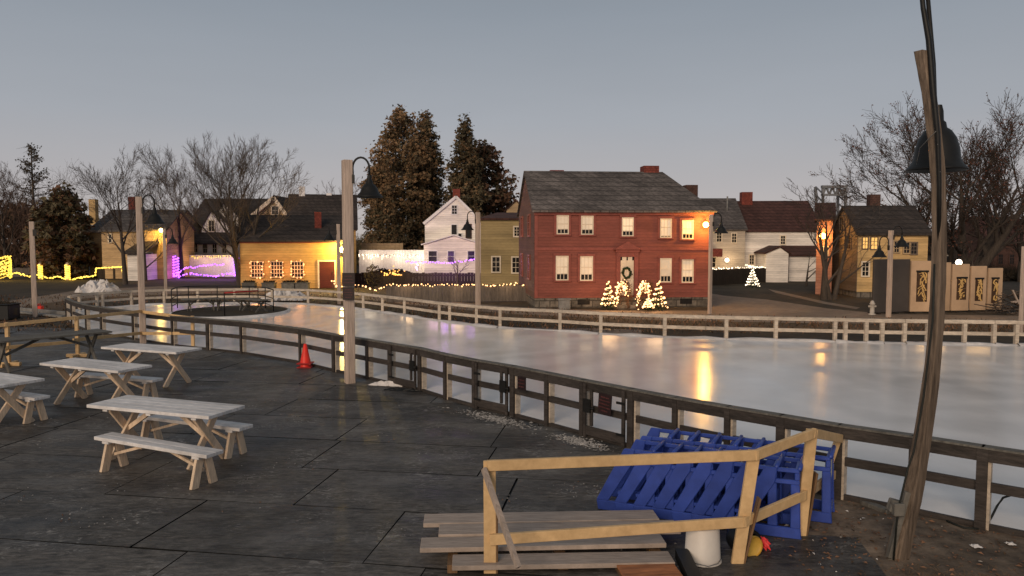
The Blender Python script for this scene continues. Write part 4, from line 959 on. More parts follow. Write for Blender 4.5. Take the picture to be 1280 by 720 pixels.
# gabled house between
P=at(318,350,62); H=House('gabled_house','brown gabled house with pale rake boards behind the bare tree and shop','house',P,R(0))
w,_=H.F(358,280); _,ev=H.F(320,268); _,rdg=H.F(344,246); ra=(344-318)/(358-318)
H.body(M['tan_clap'],0,w,0,6,0,ev,rdg,axis='v',ridge_at=ra); H.roof(M['roof_dark'],0,w,0,6,ev,rdg,axis='v',ridge_at=ra,oh=.3)
xm=w*ra; mb=MB(); mb.bar((-.2,-.22,ev-.25),(xm,-.22,rdg-.08),.05,.3); mb.bar((w+.2,-.22,ev-.25),(xm,-.22,rdg-.08),.05,.3); mb.build('rake_board',M['cream'],H.o)
H.wpx((340,258,348,268),nx=2,ny=2)
# ---------------- white many gabled house at the left
P=at(238,350,69); H=House('white_house','white house with several steep gables behind the bare trees at the left','house',P,R(0))
w,_=H.F(318,300); ev=H.F(240,283)[1]; rdg=H.F(250,250,4)[1]
H.body(M['white_clap'],0,w,0,8,0,ev,rdg); rf=H.roof(M['roof_dark'],0,w,0,8,ev,rdg,oh=.2)
for a,b,pk,eavep,lab,yy in ((252,293,(264,265),286,0,-2.2),(268,298,(281,253),272,1,-1.0)):
    x0=H.F(a,eavep,yy)[0]; x1=H.F(b,eavep,yy)[0]; e=H.F(a,eavep,yy)[1]; xp,r_=H.F(pk[0],pk[1],yy); ra=(xp-x0)/(x1-x0)
    H.body(M['white_clap'],x0,x1,yy,3,0,e,r_,axis='v',ridge_at=ra,name='gable_wing'); H.roof(M['roof_dark'],x0,x1,yy,3.4,e,r_,axis='v',ridge_at=ra,oh=.3,name='roof')
x0=H.F(240,308,-3.2)[0]; x1=H.F(290,308,-3.2)[0]; ze=H.F(240,304,-3.2)[1]
H.body(M['white_clap'],x0,x1,-3.2,-2.21,0,ze-.1,name='porch_wall'); mb=MB(); mb.prism([(x0-.2,-3.6,ze-.1),(x0-.2,-2.21,ze+.8),(x0-.2,-2.21,ze+.95),(x0-.2,-3.6,ze+.05)],(x1-x0+.4,0,0)); mb.build('porch_roof',M['roof_dark'],H.o)
for r in ((242,305,247,315),(254,305,259,316),(266,305,271,316),(278,305,283,316)): H.wpx(r,t=-3.2,nx=2,ny=2)
for r in ((261,276,268,289),): H.wpx(r,t=-2.2,nx=2,ny=2)
for r in ((300,290,306,300),(309,290,315,300)): H.wpx(r,nx=2,ny=2)
# ---------------- tan house far left
P=at(113,352,62); H=House('tan_house','tan clapboard house with tall tan chimney and a lamplit yellow wing at the left','house',P,R(0))
w,_=H.F(208,310); ev=H.F(130,290)[1]; rdg=H.F(130,264,4)[1]
H.body(M['tan_clap'],0,w,0,8,0,ev,rdg); rf=H.roof(M['roof_mid'],0,w,0,8,ev,rdg,oh=.2)
H.chim_px(110.5,118.5,249,268,3.0,'ochre_clap',parent=rf); H.chim_px(160,169,246,258,5,'brick',parent=rf)
x0=H.F(127,300,-3)[0]; x1=H.F(176,300,-3)[0]; e=H.F(127,289,-3)[1]; r_=H.F(127,272,-.5)[1]
H.body(M['tan_clap'],x0,x1,-3,1.8,0,e,r_,name='front_wing'); H.roof(M['roof_mid'],x0,x1,-3,1.8,e,r_,oh=.2)
x2=H.F(178,300,-3.6)[0]; x3=H.F(208,300,-3.6)[0]; e=H.F(178,287,-3.6)[1]
H.body(M['ochre_clap'],x2,x3,-3.6,1.5,0,e,e+1.4,name='side_wing'); H.roof(M['roof_mid'],x2,x3,-3.6,1.5,e,e+1.4,oh=.2)
H.wpx((136,293,140,303),t=-3,nx=1,ny=2); H.wpx((179,316,190,325.5),t=-3.6,nx=1,ny=1); H.wpx((114,317,117,328),nx=1,ny=2,t=0)
lx,lz=H.F(203.5,288,-3.6); mb=MB(); mb.ball((lx,-3.9,lz),.16,n=8); mb.build('wall_lantern',M['g_lamp'],H.o); point(wpt(H,lx,-4.4,lz-.2),140,(1,.62,.15),.15)
x0,zt=H.F(159,318,-6); x1,_=H.F(177,318,-6); mb=MB(); mb.box(x0,x1,-6,-3.61,0,zt); H_=mb.build('shed_wall',M['white_clap'],H.o)
mb=MB(); mb.prism([(x0-.2,-6.3,zt),(x0-.2,-3.3,zt+.9),(x0-.2,-3.3,zt+1.05),(x0-.2,-6.3,zt+.15)],(x1-x0+.4,0,0)); mb.build('shed_roof',M['roof_dark'],H.o)
# ---------------- white gable house in the centre
P=at(531.5,345,58); H=House('white_house','white gable fronted house with brick chimney and low lamplit addition, centre','house',P,R(3))
xr=H.F(603,300)[0]; ev=H.F(531.5,278)[1]; xp,rdg=H.F(570,246); w=xr; ra=xp/w
H.body(M['white_clap'],0,w,0,9,0,ev,rdg,axis='v',ridge_at=ra); rf=H.roof(M['roof_dark'],0,w,0,9,ev,rdg,axis='v',ridge_at=ra,oh=.12,ohs=.1)
mb=MB(); mb.bar((-.1,-.12,ev-.1),(xp,-.12,rdg),.04,.2); mb.bar((w+.1,-.12,ev-.1),(xp,-.12,rdg),.04,.2); mb.build('rake_board',M['white_paint'],H.o)
H.chim_px(566,575,236,250,.6,'brick',parent=rf)
H.wpx((565,257,571,267.5),nx=2,ny=3,frame='white_paint'); H.wpx((564.5,281,571,293),nx=1,ny=1,frame='white_paint'); H.wpx((583,281,588.5,297),nx=1,ny=1,frame='brick_dark'); H.wpx((573,292,577,297),nx=1,ny=1,frame='white_paint')
yy=-2.6; x0=H.F(530,338,yy)[0]; x1=H.F(602,338,yy)[0]; e=H.F(530,306,yy)[1]; xp,r_=H.F(567,295,yy); ra=(xp-x0)/(x1-x0)
H.body(M['white_clap'],x0,x1,yy,-.003,0,e,r_,axis='v',ridge_at=ra,name='addition'); H.roof(M['white_paint'],x0,x1,yy,-.25,e,r_,axis='v',ridge_at=ra,oh=.2,th=.08,name='roof')
for r in ((536,314,546,326.5),(560,314,567.5,327),(585,314,593,326)): H.wpx(r,t=yy,nx=1,ny=2,frame='white_paint')
# ---------------- olive house
P=at(601,356,46); H=House('olive_house','plain olive clapboard house with shallow roof between the white gable and red house','house',P,R(2))
w=H.F(656,330)[0]; ev=H.F(602,275)[1]; rdg=H.F(620,268,3.2)[1]
H.body(M['olive_clap'],0,w,0,7,0,ev); H.roof(M['roof_brown'],0,w,0,7,ev,rdg,oh=.18,hip=(1.2,0))
for r,n in (((643,284,649,295),2),((615.5,321.5,624.5,339.5),2),((640.5,322,649,340.5),2)): H.wpx(r,nx=n,ny=3,frame='cream',fw=.08)
P=at(633,350,75); H=House('gabled_house','small cream gable seen over the olive house roof','house',P,0)
w=H.F(656,280)[0]; e=H.F(633,263)[1]; xp,r_=H.F(645,251.5); H.body(M['tan_clap'],0,w,0,6,0,e,r_,axis='v',ridge_at=xp/w); H.roof(M['roof_brown'],0,w,0,6,e,r_,axis='v',ridge_at=xp/w,oh=.25)
# ---------------- houses on the right
P=at(873,352,56); H=House('grey_house','long grey house with grey roof partly hidden behind the red house','house',P,R(-2))
w=H.F(931,320)[0]; ev=H.F(900,287)[1]; rdg=H.F(900,250,3.5)[1]
H.body(M['grey_clap'],0,w,0,7,0,ev,rdg); rf=H.roof(M['roof_mid'],0,w,0,7,ev,rdg,oh=.15)
H.wpx((915,292,920,303),nx=2,ny=3); H.wpx((896,290,901.5,302),nx=2,ny=3); H.wpx((890,322,894,334),nx=1,ny=2)
x0,z1=H.F(889,311,-1.5); x1,z0=H.F(903,321,-1.5); mb=MB(); mb.box(x0,x1,-1.5,-.003,z0,z1); mb.build('porch_hood',M['brick'],H.o)
lx,lz=H.F(907.5,325); mb=MB(); mb.ball((lx,-.3,lz),.17,n=8); mb.build('wall_lantern',M['g_white'],H.o); point(wpt(H,lx,-.7,lz),40,(1,.72,.4),.2)
mb=MB(); x,z=H.F(909,262,2); mb.tube([(x,2,z-.5),(x,2,z+1.0)],.06,6); mb.build('vent_pipe',M['kerb'],rf)
P=at(930,352,57); H=House('white_house','long white house with brown roof and brick chimney at the right of the red house','house',P,R(-4))
w=H.F(1026,330)[0]; ev=H.F(960,289)[1]; rdg=H.F(960,253,3.5)[1]
H.body(M['white_clap'],0,w,0,7.5,0,ev,rdg); rf=H.roof(M['roof_brown'],0,w,0,7.5,ev,rdg,oh=.15)
H.chim_px(927.5,941,240,258,3.2,'brick',parent=rf)
for r in ((937,319,942,330),(953,321,957,333),(976,295,981,305)): H.wpx(r,nx=2,ny=3)
yy=-3; x0=H.F(957,350,yy)[0]; x1=H.F(985,350,yy)[0]; e=H.F(957,317,yy)[1]; xp,r_=H.F(975,309.5,yy); ra=(xp-x0)/(x1-x0)
H.body(M['white_clap'],x0,x1,yy,-.003,0,e,r_,axis='v',ridge_at=ra,name='entry_wing'); H.roof(M['roof_brown'],x0,x1,yy,-.2,e,r_,axis='v',ridge_at=ra,oh=.15)
yy=-1.6; x0=H.F(986,350,yy)[0]; x1=H.F(1034,350,yy)[0]; e=H.F(990,320,yy)[1]; r_=H.F(990,304,.8)[1]
H.body(M['white_clap'],x0,x1,yy,3.2,0,e,r_,name='rear_wing'); H.roof(M['roof_brown'],x0,x1,yy,3.2,e,r_,oh=.15)
P=at(1019,369,42); H=House('pink_house','narrow pink house lit by an orange wall lamp between the white and brown houses','house',P,R(-22))
w=H.F(1040,330)[0]; ev=H.F(1020,275)[1]; M['pink_clap']=mat('pink_clap',(.42,.2,.14),.7,.12,4,(1,1,4),boards=.16)
H.body(M['pink_clap'],0,w,0,4,0,ev,ev+.9); H.roof(M['roof_brown'],0,w,0,4,ev,ev+.9,oh=.2); H.wpx((1030,309,1034,318),nx=1,ny=2)
lx,lz=H.F(1028.5,295); mb=MB(); mb.ball((lx,-.35,lz),.17,n=8); mb.build('wall_lantern',M['g_lamp2'],H.o); point(wpt(H,lx,-.9,lz),90,(1,.5,.12),.15)
# brown and ochre house
P=at(1070,389,39.5); H=House('ochre_house','brown gabled house with ochre front wall and two lit upper windows at the right','house',P,R(-5)); rz_=H.rz
w=H.F(1158,360)[0]; ev=H.F(1071,292)[1]; dep=4.2; rdg=ev+1.4
H.body(M['ochre_clap'],0,w,0,dep,.3,ev,rdg); rf=H.roof(M['roof_dark'],0,w,0,dep,ev,rdg,oh=.2,ohs=.15,hip=(0,0))
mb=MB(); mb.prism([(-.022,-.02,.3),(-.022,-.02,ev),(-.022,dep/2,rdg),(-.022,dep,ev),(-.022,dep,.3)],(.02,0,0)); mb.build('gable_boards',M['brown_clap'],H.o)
mb=MB(); mb.box(.02,w-.02,.02,dep-.02,-.1,.3); mb.build('foundation',M['stone'],H.o)
H.wpx((1078.5,297,1084,310.5),nx=2,ny=3,frame='brown_clap',fw=.05,pane='win_lit'); H.wpx((1089,297,1096,311),nx=2,ny=3,frame='brown_clap',fw=.05,pane='win_lit'); H.wpx((1078,328,1085,344.5),nx=2,ny=3,frame='cream')
H.wpx((1130,303,1136,316),nx=2,ny=3,frame='tan_clap'); H.wpx((1139,304,1145,317),nx=2,ny=3,frame='brown_clap'); H.wpx((1118,302,1123,315),nx=2,ny=3,frame='tan_clap')
H.window(.9,1.6,H.F(1070,311)[1],H.F(1070,294)[1],side=-.022,frame='brown_clap',nx=2,ny=3); H.window(2.1,2.7,ev+.2,ev+.9,side=-.022,frame='brown_clap',nx=2,ny=2)
H.chim_px(1088,1101,243,270,2.3,'brick_dark',parent=rf)
# distant buildings at the far right
P=at(1211,350,75); H=House('lamplit_house','distant tan house front lit orange behind the display panels','house',P,0)
w=H.F(1240,340)[0]; e=H.F(1211,308)[1]; H.body(M['tan_clap'],0,w,0,6,0,e,e+1.6); H.roof(M['roof_brown'],0,w,0,6,e,e+1.6,oh=.2); H.wpx((1233,313,1237,322),nx=1,ny=1,pane='win_lit',frame='tan_clap'); H.wpx((1216,313,1220,322),nx=1,ny=2,frame='tan_clap')
lx,lz=H.F(1222,313); point(wpt(H,lx,-1.2,lz),150,(1,.55,.15),.2)
P=at(1238,356,68); H=House('brick_house','dark brick house at the far right','house',P,0)
w=H.F(1300,340)[0]; e=H.F(1240,305)[1]; H.body(M['brick_dark'],0,w,0,7,0,e,e+2.4); H.roof(M['roof_brown'],0,w,0,7,e,e+2.4,oh=.2)
for r in ((1248,318,1253,330),(1262,318,1267,330)): H.wpx(r,nx=2,ny=3,frame='brick_dark')
P=at(1166,352,64); H=House('small_shed','small dark shed with a white gable seen behind the display panels','shed',P,0)
w=H.F(1194,340)[0]; e=H.F(1166,316)[1]; r_=H.F(1180,302)[1]; H.body(M['brown_clap'],0,w,0,4,0,e,e+.01+(r_-e),axis='v'); H.roof(M['roof_dark'],0,w,0,4,e,r_,axis='v',oh=.2)
mb=MB(); mb.prism([(.2,-.03,e+.02),(w-.2,-.03,e+.02),(w/2,-.03,r_-.1)],(0,.027,0)); mb.build('gable_board',M['white_paint'],H.o); H.wpx((1176,320,1185,332),nx=2,ny=2)
# ---------------- lift bridge tower
T=thing('bridge_tower',at(1041,330,260)*1.0,0,'distant grey steel lift bridge tower between the bare trees','bridge'); tp=T.location.copy(); tp.z=0; T.location=tp
def tq(px,py): p=at(px,py,260)-tp; return p
mb=MB()
for px in (1028.5,1056.5):
    a=tq(px,340); b=tq(px,232)
    for yy in (0,6): mb.bar((a.x,yy,0),(b.x,yy,b.z),.75,.75)
    n=8
    for k in range(n):
        z0=b.z*k/n; z1=b.z*(k+1)/n; mb.bar((b.x,0,z0),(b.x,6,z1),.4,.4)
mb.build('tower_leg',M['steel'],T)
mb=MB(); a=tq(1027,233.5); b=tq(1058,233.5); mb.bar(a,b,1.5,.9); a=tq(1027,243.5); b=tq(1058,243.5); mb.bar(a,b,1.5,.7)
n=7; a=tq(1029,234); b=tq(1056,234); c=tq(1029,243)
for k in range(n): mb.bar((a.x+(b.x-a.x)*k/n,0,a.z if k%2 else c.z),(a.x+(b.x-a.x)*(k+1)/n,0,c.z if k%2 else a.z),.5,.5)
mb.build('span_truss',M['steel'],T)
# ================================================================== BACKGROUND FENCES, PANELS
def board_fence(name,A,B,h,bw,m,label,seed=1,gap=.01,jit=.03,picket=False,rail=True,group=None):
    rr=random.Random(seed); o=thing(name,A,math.atan2(B.y-A.y,B.x-A.x),label,'fence',group); L=(B-A).length
    mb=MB(); x=0
    while x<L-bw*.5:
        hh=h+rr.uniform(-jit,jit)
        if picket: mb.prism([(x,0,0),(x+bw-gap,0,0),(x+bw-gap,0,hh-.08),(x+bw/2,0,hh),(x,0,hh-.08)],(0,.03,0))
        else: mb.box(x,x+bw-gap,rr.uniform(-.005,.005),.03,0,hh)
        x+=bw
    mb.build('boards',m,o)
    mb=MB()
    for z in (h*.25,h*.8): mb.box(0,L,.031,.09,z-.05,z+.05)
    mb.build('fence_rail',m,o); return o
a=gp(481,378.5); b=gp(664,381); a.z=b.z=0
a.y=gp(481,377.5).y; b.y=37.2; b.x=(662-640)*b.y/950
hh=at(575,357,(a.y+b.y)/2).z
board_fence('picket_fence',a,b,hh,.17,M['panel_fence'],'weathered vertical board fence topped with warm lights left of the red house',3,picket=False)
lights_line('string_lights',[a.lerp(b,k/60)+Vector((0,-.03,hh+.04+.04*math.sin(k*2.3))) for k in range(61)],'warm lights along the top of the weathered board fence','g_warm',.034,.15,.03,seed=8)
for t in (.15,.5,.85): point(a.lerp(b,t)+Vector((0,-.45,hh+.1)),12,(1,.65,.35),.3)
lp=[at(x,y,40) for x,y in ((414,352),(417,349.5),(420,358),(436,357),(447,356.5),(456,358),(463,361.5),(470,363.5),(476,360),(484,356.5))]
lights_line('string_lights',lp,'drooping pinkish white lights swagged between the tall post and the board fence','g_warm',.045,.13,.02,seed=9)
mb=MB()
for px,py in ((416,349),(447,356),(465,361.5)):
    q=at(px,py,40); mb.tube([(q.x,q.y+.05,0),(q.x,q.y+.05,q.z)],.03,6)
tag(mb.build('stake_rail',M['pine_dark']),'thin dark stakes and wire carrying the drooping lights','stake')
a=gp(455,356); b=gp(655,357); a.y=b.y=50; a.x=(440-640)*50/950; b.x=(656-640)*50/950; a.z=b.z=0; h=at(550,341,50).z
board_fence('dark_fence',a,b,h,.2,M['fence_black'],'dark board fence behind the weathered fence',4)
a=at(449,340,56); b=at(532,340,56); a.z=b.z=0; h=at(490,312.5,56).z
board_fence('white_fence',a,b,h,.2,M['white_paint'],'tall white board fence hung with icicle lights left of the white gable house',5,jit=.005)
lights_line('icicle_lights',[a.lerp(b,k/30)+Vector((0,-.08,at(490,319,56).z+.03*math.sin(k*1.7))) for k in range(31)],'white icicle lights along the tall white fence','g_icicle',.05,.17,.03,icicle=.42,seed=10)
for t in (.2,.6,.9): point(a.lerp(b,t)+Vector((0,-.8,h-.5)),40,(1,.8,.55),.4)
a=at(452,340,60); b=at(503,340,60); a.z=b.z=0; h=at(480,304,60).z; board_fence('tan_fence',a,b,h,.3,M['tan_clap'],'tan fence standing higher behind the white fence',6,jit=.005)
# purple branch garland in front of the white addition
lp=[at(x,y,50) for x,y in ((508,327),(518,328),(524,326.5),(535,328),(548,327.5),(560,329),(575,327),(590,325),(597,323))]
lights_line('purple_lights',lp,'purple and white lights draped before the white addition','g_purple',.055,.12,.03,seed=13); 
lp=[at(x,y,50) for x,y in ((522,331),(519,336),(524,333))]; lights_line('purple_lights',lp,'small clump of pink white lights below the purple garland before the white addition','g_pink',.06,.1,.05,seed=14)
point(at(560,326,49.5),110,(.5,.2,1),.5); point(at(590,328,49.5),60,(.5,.2,1),.5); point(at(545,330,48.5),90,(1,.55,.85),.6)
# glowing shrub
def leaf_mass(name,c,rx,ry,rz,n,s,m,label,cat,seed,group=None,kind=None):
    rr=random.Random(seed); mb=MB()
    for k in range(n):
        while True:
            d=Vector((rr.uniform(-1,1),rr.uniform(-1,1),rr.uniform(-1,1)))
            if .1<d.length<1: break
        e=d.normalized()*(d.length**.5)*(1+.18*math.sin(d.x*9+seed)*math.cos(d.z*7)); p=Vector((e.x*rx,e.y*ry,max(0,rz+e.z*rz)))
        a=Vector((rr.gauss(0,1),rr.gauss(0,1),rr.gauss(0,1))).normalized()*s*rr.uniform(.5,1.3); b=a.cross(Vector((rr.gauss(0,1),rr.gauss(0,1),rr.gauss(0,1)))).normalized()*s*.5
        mb.add([p-b,p+b,p+a],[(0,1,2)])
    o=mb.build(name,m,fix=False); o.location=c; return tag(o,label,cat,group,kind)
q=gp(490,352); leaf_mass('glowing_shrub',(q.x,50.5-3,0),.55,.4,.75,700,.10,M['hedge'],'rounded shrub glowing orange behind the dark fence','shrub',3); 
q=at(490,342,47.2); mb=MB(); rr=random.Random(4)
for k in range(46): mb.ball(q+Vector((rr.gauss(0,.34),rr.gauss(0,.15),abs(rr.gauss(0,.16))-.1)),.045,n=5)
tag(mb.build('string_lights',M['g_heap']),'orange lights heaped in the rounded shrub','string lights'); point(q+Vector((0,-.5,.3)),22,(1,.45,.05),.3)
for i,(px0,px1,pyt,Y) in enumerate(((462,515,337,53),)):
    a=at(px0,345,Y); b=at(px1,345,Y); h=at(px0,pyt,Y).z; c=(a+b)/2; leaf_mass('hedge',(c.x,Y,0),(b.x-a.x)/2,.7,h/2,2600,.16,M['hedge'],'clipped dark hedge before the white fence','hedge',5)
# ---- purple lit posts and garland at the left
def lit_post(px,pyb,pyt,r,m,label,seed,Y=None,group=None):
    p=gp(px,pyb); Y=Y or p.y; o=thing('lit_post',(at(px,pyb,Y).x,Y,0),0,label,'lit post',group); h=at(px,pyt,Y).z; z0=max(0,at(px,pyb,Y).z)
    mb=MB(); mb.box(-.09,.09,-.09,.09,0,h+.05); mb.lathe([(.11,h+.05),(.12,h+.1),(0,h+.2)],n=8); mb.build('post',M['post_pale'],o)
    rr=random.Random(seed); mb=MB(); pts=[]; n=90
    for k in range(n): a=k*.55; z=.05+z0+(h-z0-.05)*k/n; pts.append((r*math.cos(a),r*math.sin(a),z)); mb.ball(pts[-1],.042+rr.random()*.02,n=5)
    mb.tube(pts,.008,4,1); mb.build('light_chain',[M[m],M['cable']],o); return o
PG='posts wound with purple lights'
lit_post(220.5,348,320,.2,'g_purple','post wound with purple lights at the left end of the purple garland',1,group=PG); lit_post(296,346,320,.18,'g_purple','post wound with purple lights beside the yellow shop',2,group=PG)
Y=gp(220,348).y
lights_line('purple_lights',[at(x,y,Y) for x,y in ((202,340),(206,343),(212,341.5),(217,343),(224,341),(231,335.5),(238,333.5),(243,335),(248,332.5),(256,332),(268,331),(280,331))],'upper strand of the purple garland between two lit posts','g_purple',.06,.1,.03,seed=3)
lights_line('purple_lights',[at(x,y,Y-.5) for x,y in ((217,344),(226,345),(234,342),(240,342),(246,343),(253,344.5),(262,344.5),(270,345),(280,343),(289,342),(297,344.5))],'lower strand of the purple garland between two lit posts','g_purple',.06,.1,.03,seed=4)
for x in (222,245,270,292): point(at(x,340,Y-.9),34,(.45,.12,1),.5)
a=at(213,345,Y+3); b=at(299,345,Y+3); a.z=b.z=0; h=at(250,319,Y+3).z; board_fence('white_fence',a,b,h,.2,M['white_paint'],'white board fence glowing behind the purple garland at the left',9,jit=.005)
lights_line('icicle_lights',[a.lerp(b,k/30)+Vector((0,-.06,h-.1)) for k in range(31)],'warm icicle lights along the white fence behind the purple garland','g_yellow',.04,.2,.03,icicle=.25,seed=16)
for t in (.15,.5,.85): point(a.lerp(b,t)+Vector((0,-1,h-.4)),30,(1,.62,.3),.4)
# ---- yellow garland at the far left
YG='posts wound with yellow lights'
lit_post(51,353.5,331,.13,'g_yellow','left of two posts wound with yellow lights',5,Y=58,group=YG); lit_post(85,355,331,.15,'g_yellow','right of two posts wound with yellow lights',6,Y=57,group=YG)
lights_line('yellow_lights',[at(x,y,57.5) for x,y in ((4,342),(13,343),(21,341),(28,343.5),(38,345.5),(45,343),(53,345),(62,347.5),(73,345.5),(82,348.5),(91,349.5),(100,347),(106,346.3),(113,346),(119.5,343),(120,335.5))],'wavy strand of yellow lights linking the lit posts at the far left','g_yellow',.065,.09,.02,seed=6)
lights_line('yellow_lights',[at(x,y,57) for x,y in ((120,335.5),(132,334.5),(145,334),(152.8,333.4),(153.2,341.5))],'straight strand of yellow lights along the top of the dark fence before the tan house','g_yellow',.065,.09,.012,seed=7)
for x in (5,51,85,130): point(at(x,344,56.3),24,(1,.6,.08),.4)
lx=at(186,328.5,Y-1); lights_line('yellow_lights',[at(178,328.5,58.2),at(192,326.5,58.2)],'short bright strand of yellow lights below the dark window of the tan house','g_yellow',.07,.08,.012,seed=18)
q=at(3,352,57.5); o=thing('lit_bush',(q.x,q.y,0),0,'bush netted with yellow lights at the far left edge','lit shrub'); h=at(3,320,57.5).z; rr=random.Random(31); mb=MB(); lb=MB()
for k in range(700):
    a=rr.uniform(0,6.28); r_=.55*math.sqrt(rr.random()); z=rr.uniform(.1,h); c=Vector((r_*math.cos(a),r_*math.sin(a),z)); mb.add([c,c+Vector((rr.gauss(0,.1),rr.gauss(0,.1),.12)),c+Vector((.06,.03,.02))],[(0,1,2)])
    if k<240: lb.ball((.6*math.cos(a),.6*math.sin(a),z),.06,n=5)
for j in range(6): lb.tube([(.6*math.cos(q_*.5+j),.6*math.sin(q_*.5+j),.1+(h-.1)*q_/14) for q_ in range(15)],.02,4)
mb.build('foliage',M['brush'],o); lb.build('light_net',M['g_yellow'],o)
a=at(-60,345,62); b=at(110,345,62); a.z=b.z=0; board_fence('board_fence',a,b,at(60,335,62).z,.2,M['panel_fence'],'low brown board fence behind the yellow garland at the far left',11)
a=at(122,345,59); b=at(154,345,59); a.z=b.z=0; board_fence('dark_fence',a,b,at(135,335.5,59).z,.2,M['fence_black'],'dark fence panel topped with yellow lights before the tan house',12)
# ---- dark fence with lights behind the lane
a=at(889,368,50); b=at(958,362,54); a.z=b.z=0; h=at(920,335.8,52).z
board_fence('dark_fence',a,b,h,.2,M['fence_black'],'tall dark fence topped with lights behind the lit conical tree',13,jit=.005)
c=b+Vector((1.0,3.2,0)); board_fence('dark_fence',b,c,h,.2,M['fence_black'],'short return of the tall dark fence beside the white entry wing',14,jit=.005)
lights_line('string_lights',[a.lerp(b,k/30)+Vector((0,0,h+.06+.03*math.sin(k*2.1))) for k in range(31)],'warm lights along the top of the tall dark fence by the lane','g_white',.045,.13,.02,seed=20)
lights_line('string_lights',[at(930,331,56),at(940,333,55),at(950,335.5,54.5),at(961,336.3,54)],'slanting strand of lights rising from the dark fence to the white house','g_white',.045,.13,.02,seed=21)
for t in (.3,.8): point(a.lerp(b,t)+Vector((0,.5,h+.5)),14,(1,.7,.35),.4)
# ---- display panels with gilded artworks
def px_panel(x0,x1,yt,yb,Y0_,Y1_,m,label,art=None):
    A=at(x0,yb,Y0_); B=at(x1,yb,Y1_); A.z=B.z=0; o=thing('display_panel',A,math.atan2(B.y-A.y,B.x-A.x),label,'display panel','freestanding display panels'); L=(B-A).length; h=at((x0+x1)/2,yt,(Y0_+Y1_)/2).z
    mb=MB(); mb.box(.0,L-.05,-.05,.05,.03,h); mb.build('board',m,o,bevel=.01)
    mb=MB(); mb.box(.05,.17,-.3,.3,0,.028); mb.box(L-.2,L-.08,-.3,.3,0,.028); mb.build('foot',M['black_metal'],o)
    if art:
        ax0,ay0,ax1,ay1=art; Ym=(Y0_+Y1_)/2
        z0=at(ax0,ay1,Ym).z; z1=at(ax0,ay0,Ym).z; f0=(ax0-x0)/(x1-x0)*L; f1=(ax1-x0)/(x1-x0)*L
        mb=MB(); mb.box(f0,f1,-.062,-.051,z0,z1); bk=mb.build('artwork',M['gold_dark'],o); rr=random.Random(int(x0))
        mb=MB(); mb.box(f0-.03,f1+.03,-.09,-.0625,z1,z1+.07); mb.build('picture_light',M['black_metal'],o)
        mb=MB(); xm=(f0+f1)/2; n=16
        for k in range(n):
            t=k/n; za=z0+(z1-z0)*t; zc=za+(z1-z0)*rr.uniform(.1,.34); s=rr.choice((-1,1)); xa=xm+s*(f1-f0)*rr.uniform(.05,.48); xb=xm-s*(f1-f0)*rr.uniform(-.2,.45); w_=rr.uniform(.03,.075)
            zc=min(zc,z1-.02); xb=max(f0+.03,min(f1-.08,xb)); xa=max(f0+.03,min(f1-.08,xa))
            xc=(xa+xb)/2+rr.uniform(-.06,.06); zm=(za+zc)/2+.05
            mb.add([(xa,-.066,za),(xa+w_,-.066,za),(xc+w_,-.070,zm),(xc,-.070,zm),(xb+w_,-.066,zc),(xb,-.066,zc)],[(0,1,2,3),(3,2,4,5)])
        mb.build('gilded_relief',M['gold'],bk)
    return o
px_panel(1090,1112,324,394,31.0,31.3,M['panel_grey'],'plain dark grey display panel at the left end of the row')
px_panel(1112.5,1136,324,394,31.3,31.6,M['panel_grey'],'plain dark grey display panel beside the first tan panel')
px_panel(1136.5,1163,326,394,31.5,31.5,M['panel_tan'],'tan display panel with a tall gilded artwork, left of the bowed post',(1143.5,340,1157,377))
px_panel(1165,1187,328,394,31.7,31.9,M['panel_tan'],'tan display panel mostly hidden behind the bowed post')
px_panel(1188,1210.5,330,393.5,31.9,32.0,M['panel_tan'],'tan display panel with gilded artwork, right beside the bowed post',(1193.5,348,1205.5,374.5))
px_panel(1211.5,1232,332.5,393.5,32.1,32.2,M['panel_tan'],'tan display panel with gilded artwork, second from the right end',(1216.5,349,1226,376))
px_panel(1233,1252,335,393.5,32.3,32.4,M['panel_tan'],'tan display panel with gilded artwork at the right end of the row',(1237,348.5,1245,378.5))
q=at(1198.5,328,40); mb=MB(); mb.ball(q,.16,n=8); o=mb.build('flood_lamp',M['g_spot']); tag(o,'small bright white lamp just above the display panels','lamp'); point(q+Vector((0,-.6,.1)),30,(1,.85,.75),.15)
point(at(1165,372,28.5)+Vector((0,0,.3)),16,(1,.6,.25),.5); point(at(1225,372,29.5)+Vector((0,0,.3)),14,(1,.6,.25),.5)
q=gp(1090,393.5); o=thing('fire_hydrant',(q.x,q.y,0),0,'small white fire hydrant beside the dark grey display panel','hydrant'); o.scale=(.85,.85,.85)
mb=MB(); mb.lathe([(.16,0),(.16,.05),(.10,.06),(.10,.48),(.13,.5),(.13,.53),(.10,.55),(.08,.63),(.03,.68),(0,.68)],n=14); mb.build('barrel',M['hydrant'],o)
for s in (-1,1): 
    mb=MB(); mb.tube([(s*.09,0,.4),(s*.18,0,.4)],.05,8); mb.build('nozzle',M['hydrant'],o)
q=gp(1275,394); o=thing('brush_pile',(q.x+.4,q.y+.6,0),0,'heap of brush and pale boards behind the rink at the far right edge','brush pile'); mb=MB(); rr=random.Random(55)
for k in range(160): a=rr.uniform(0,6.3); r_=rr.random()*1.3; z=(1-r_/1.4)*rr.random()*1.1; mb.tube([(r_*math.cos(a),r_*math.sin(a)*.7,z),(r_*math.cos(a)+rr.gauss(0,.5),r_*math.sin(a)*.7+rr.gauss(0,.4),max(0,z+rr.gauss(0,.2)))],.02,4)
mb.build('branches',M['twig'],o); mb=MB()
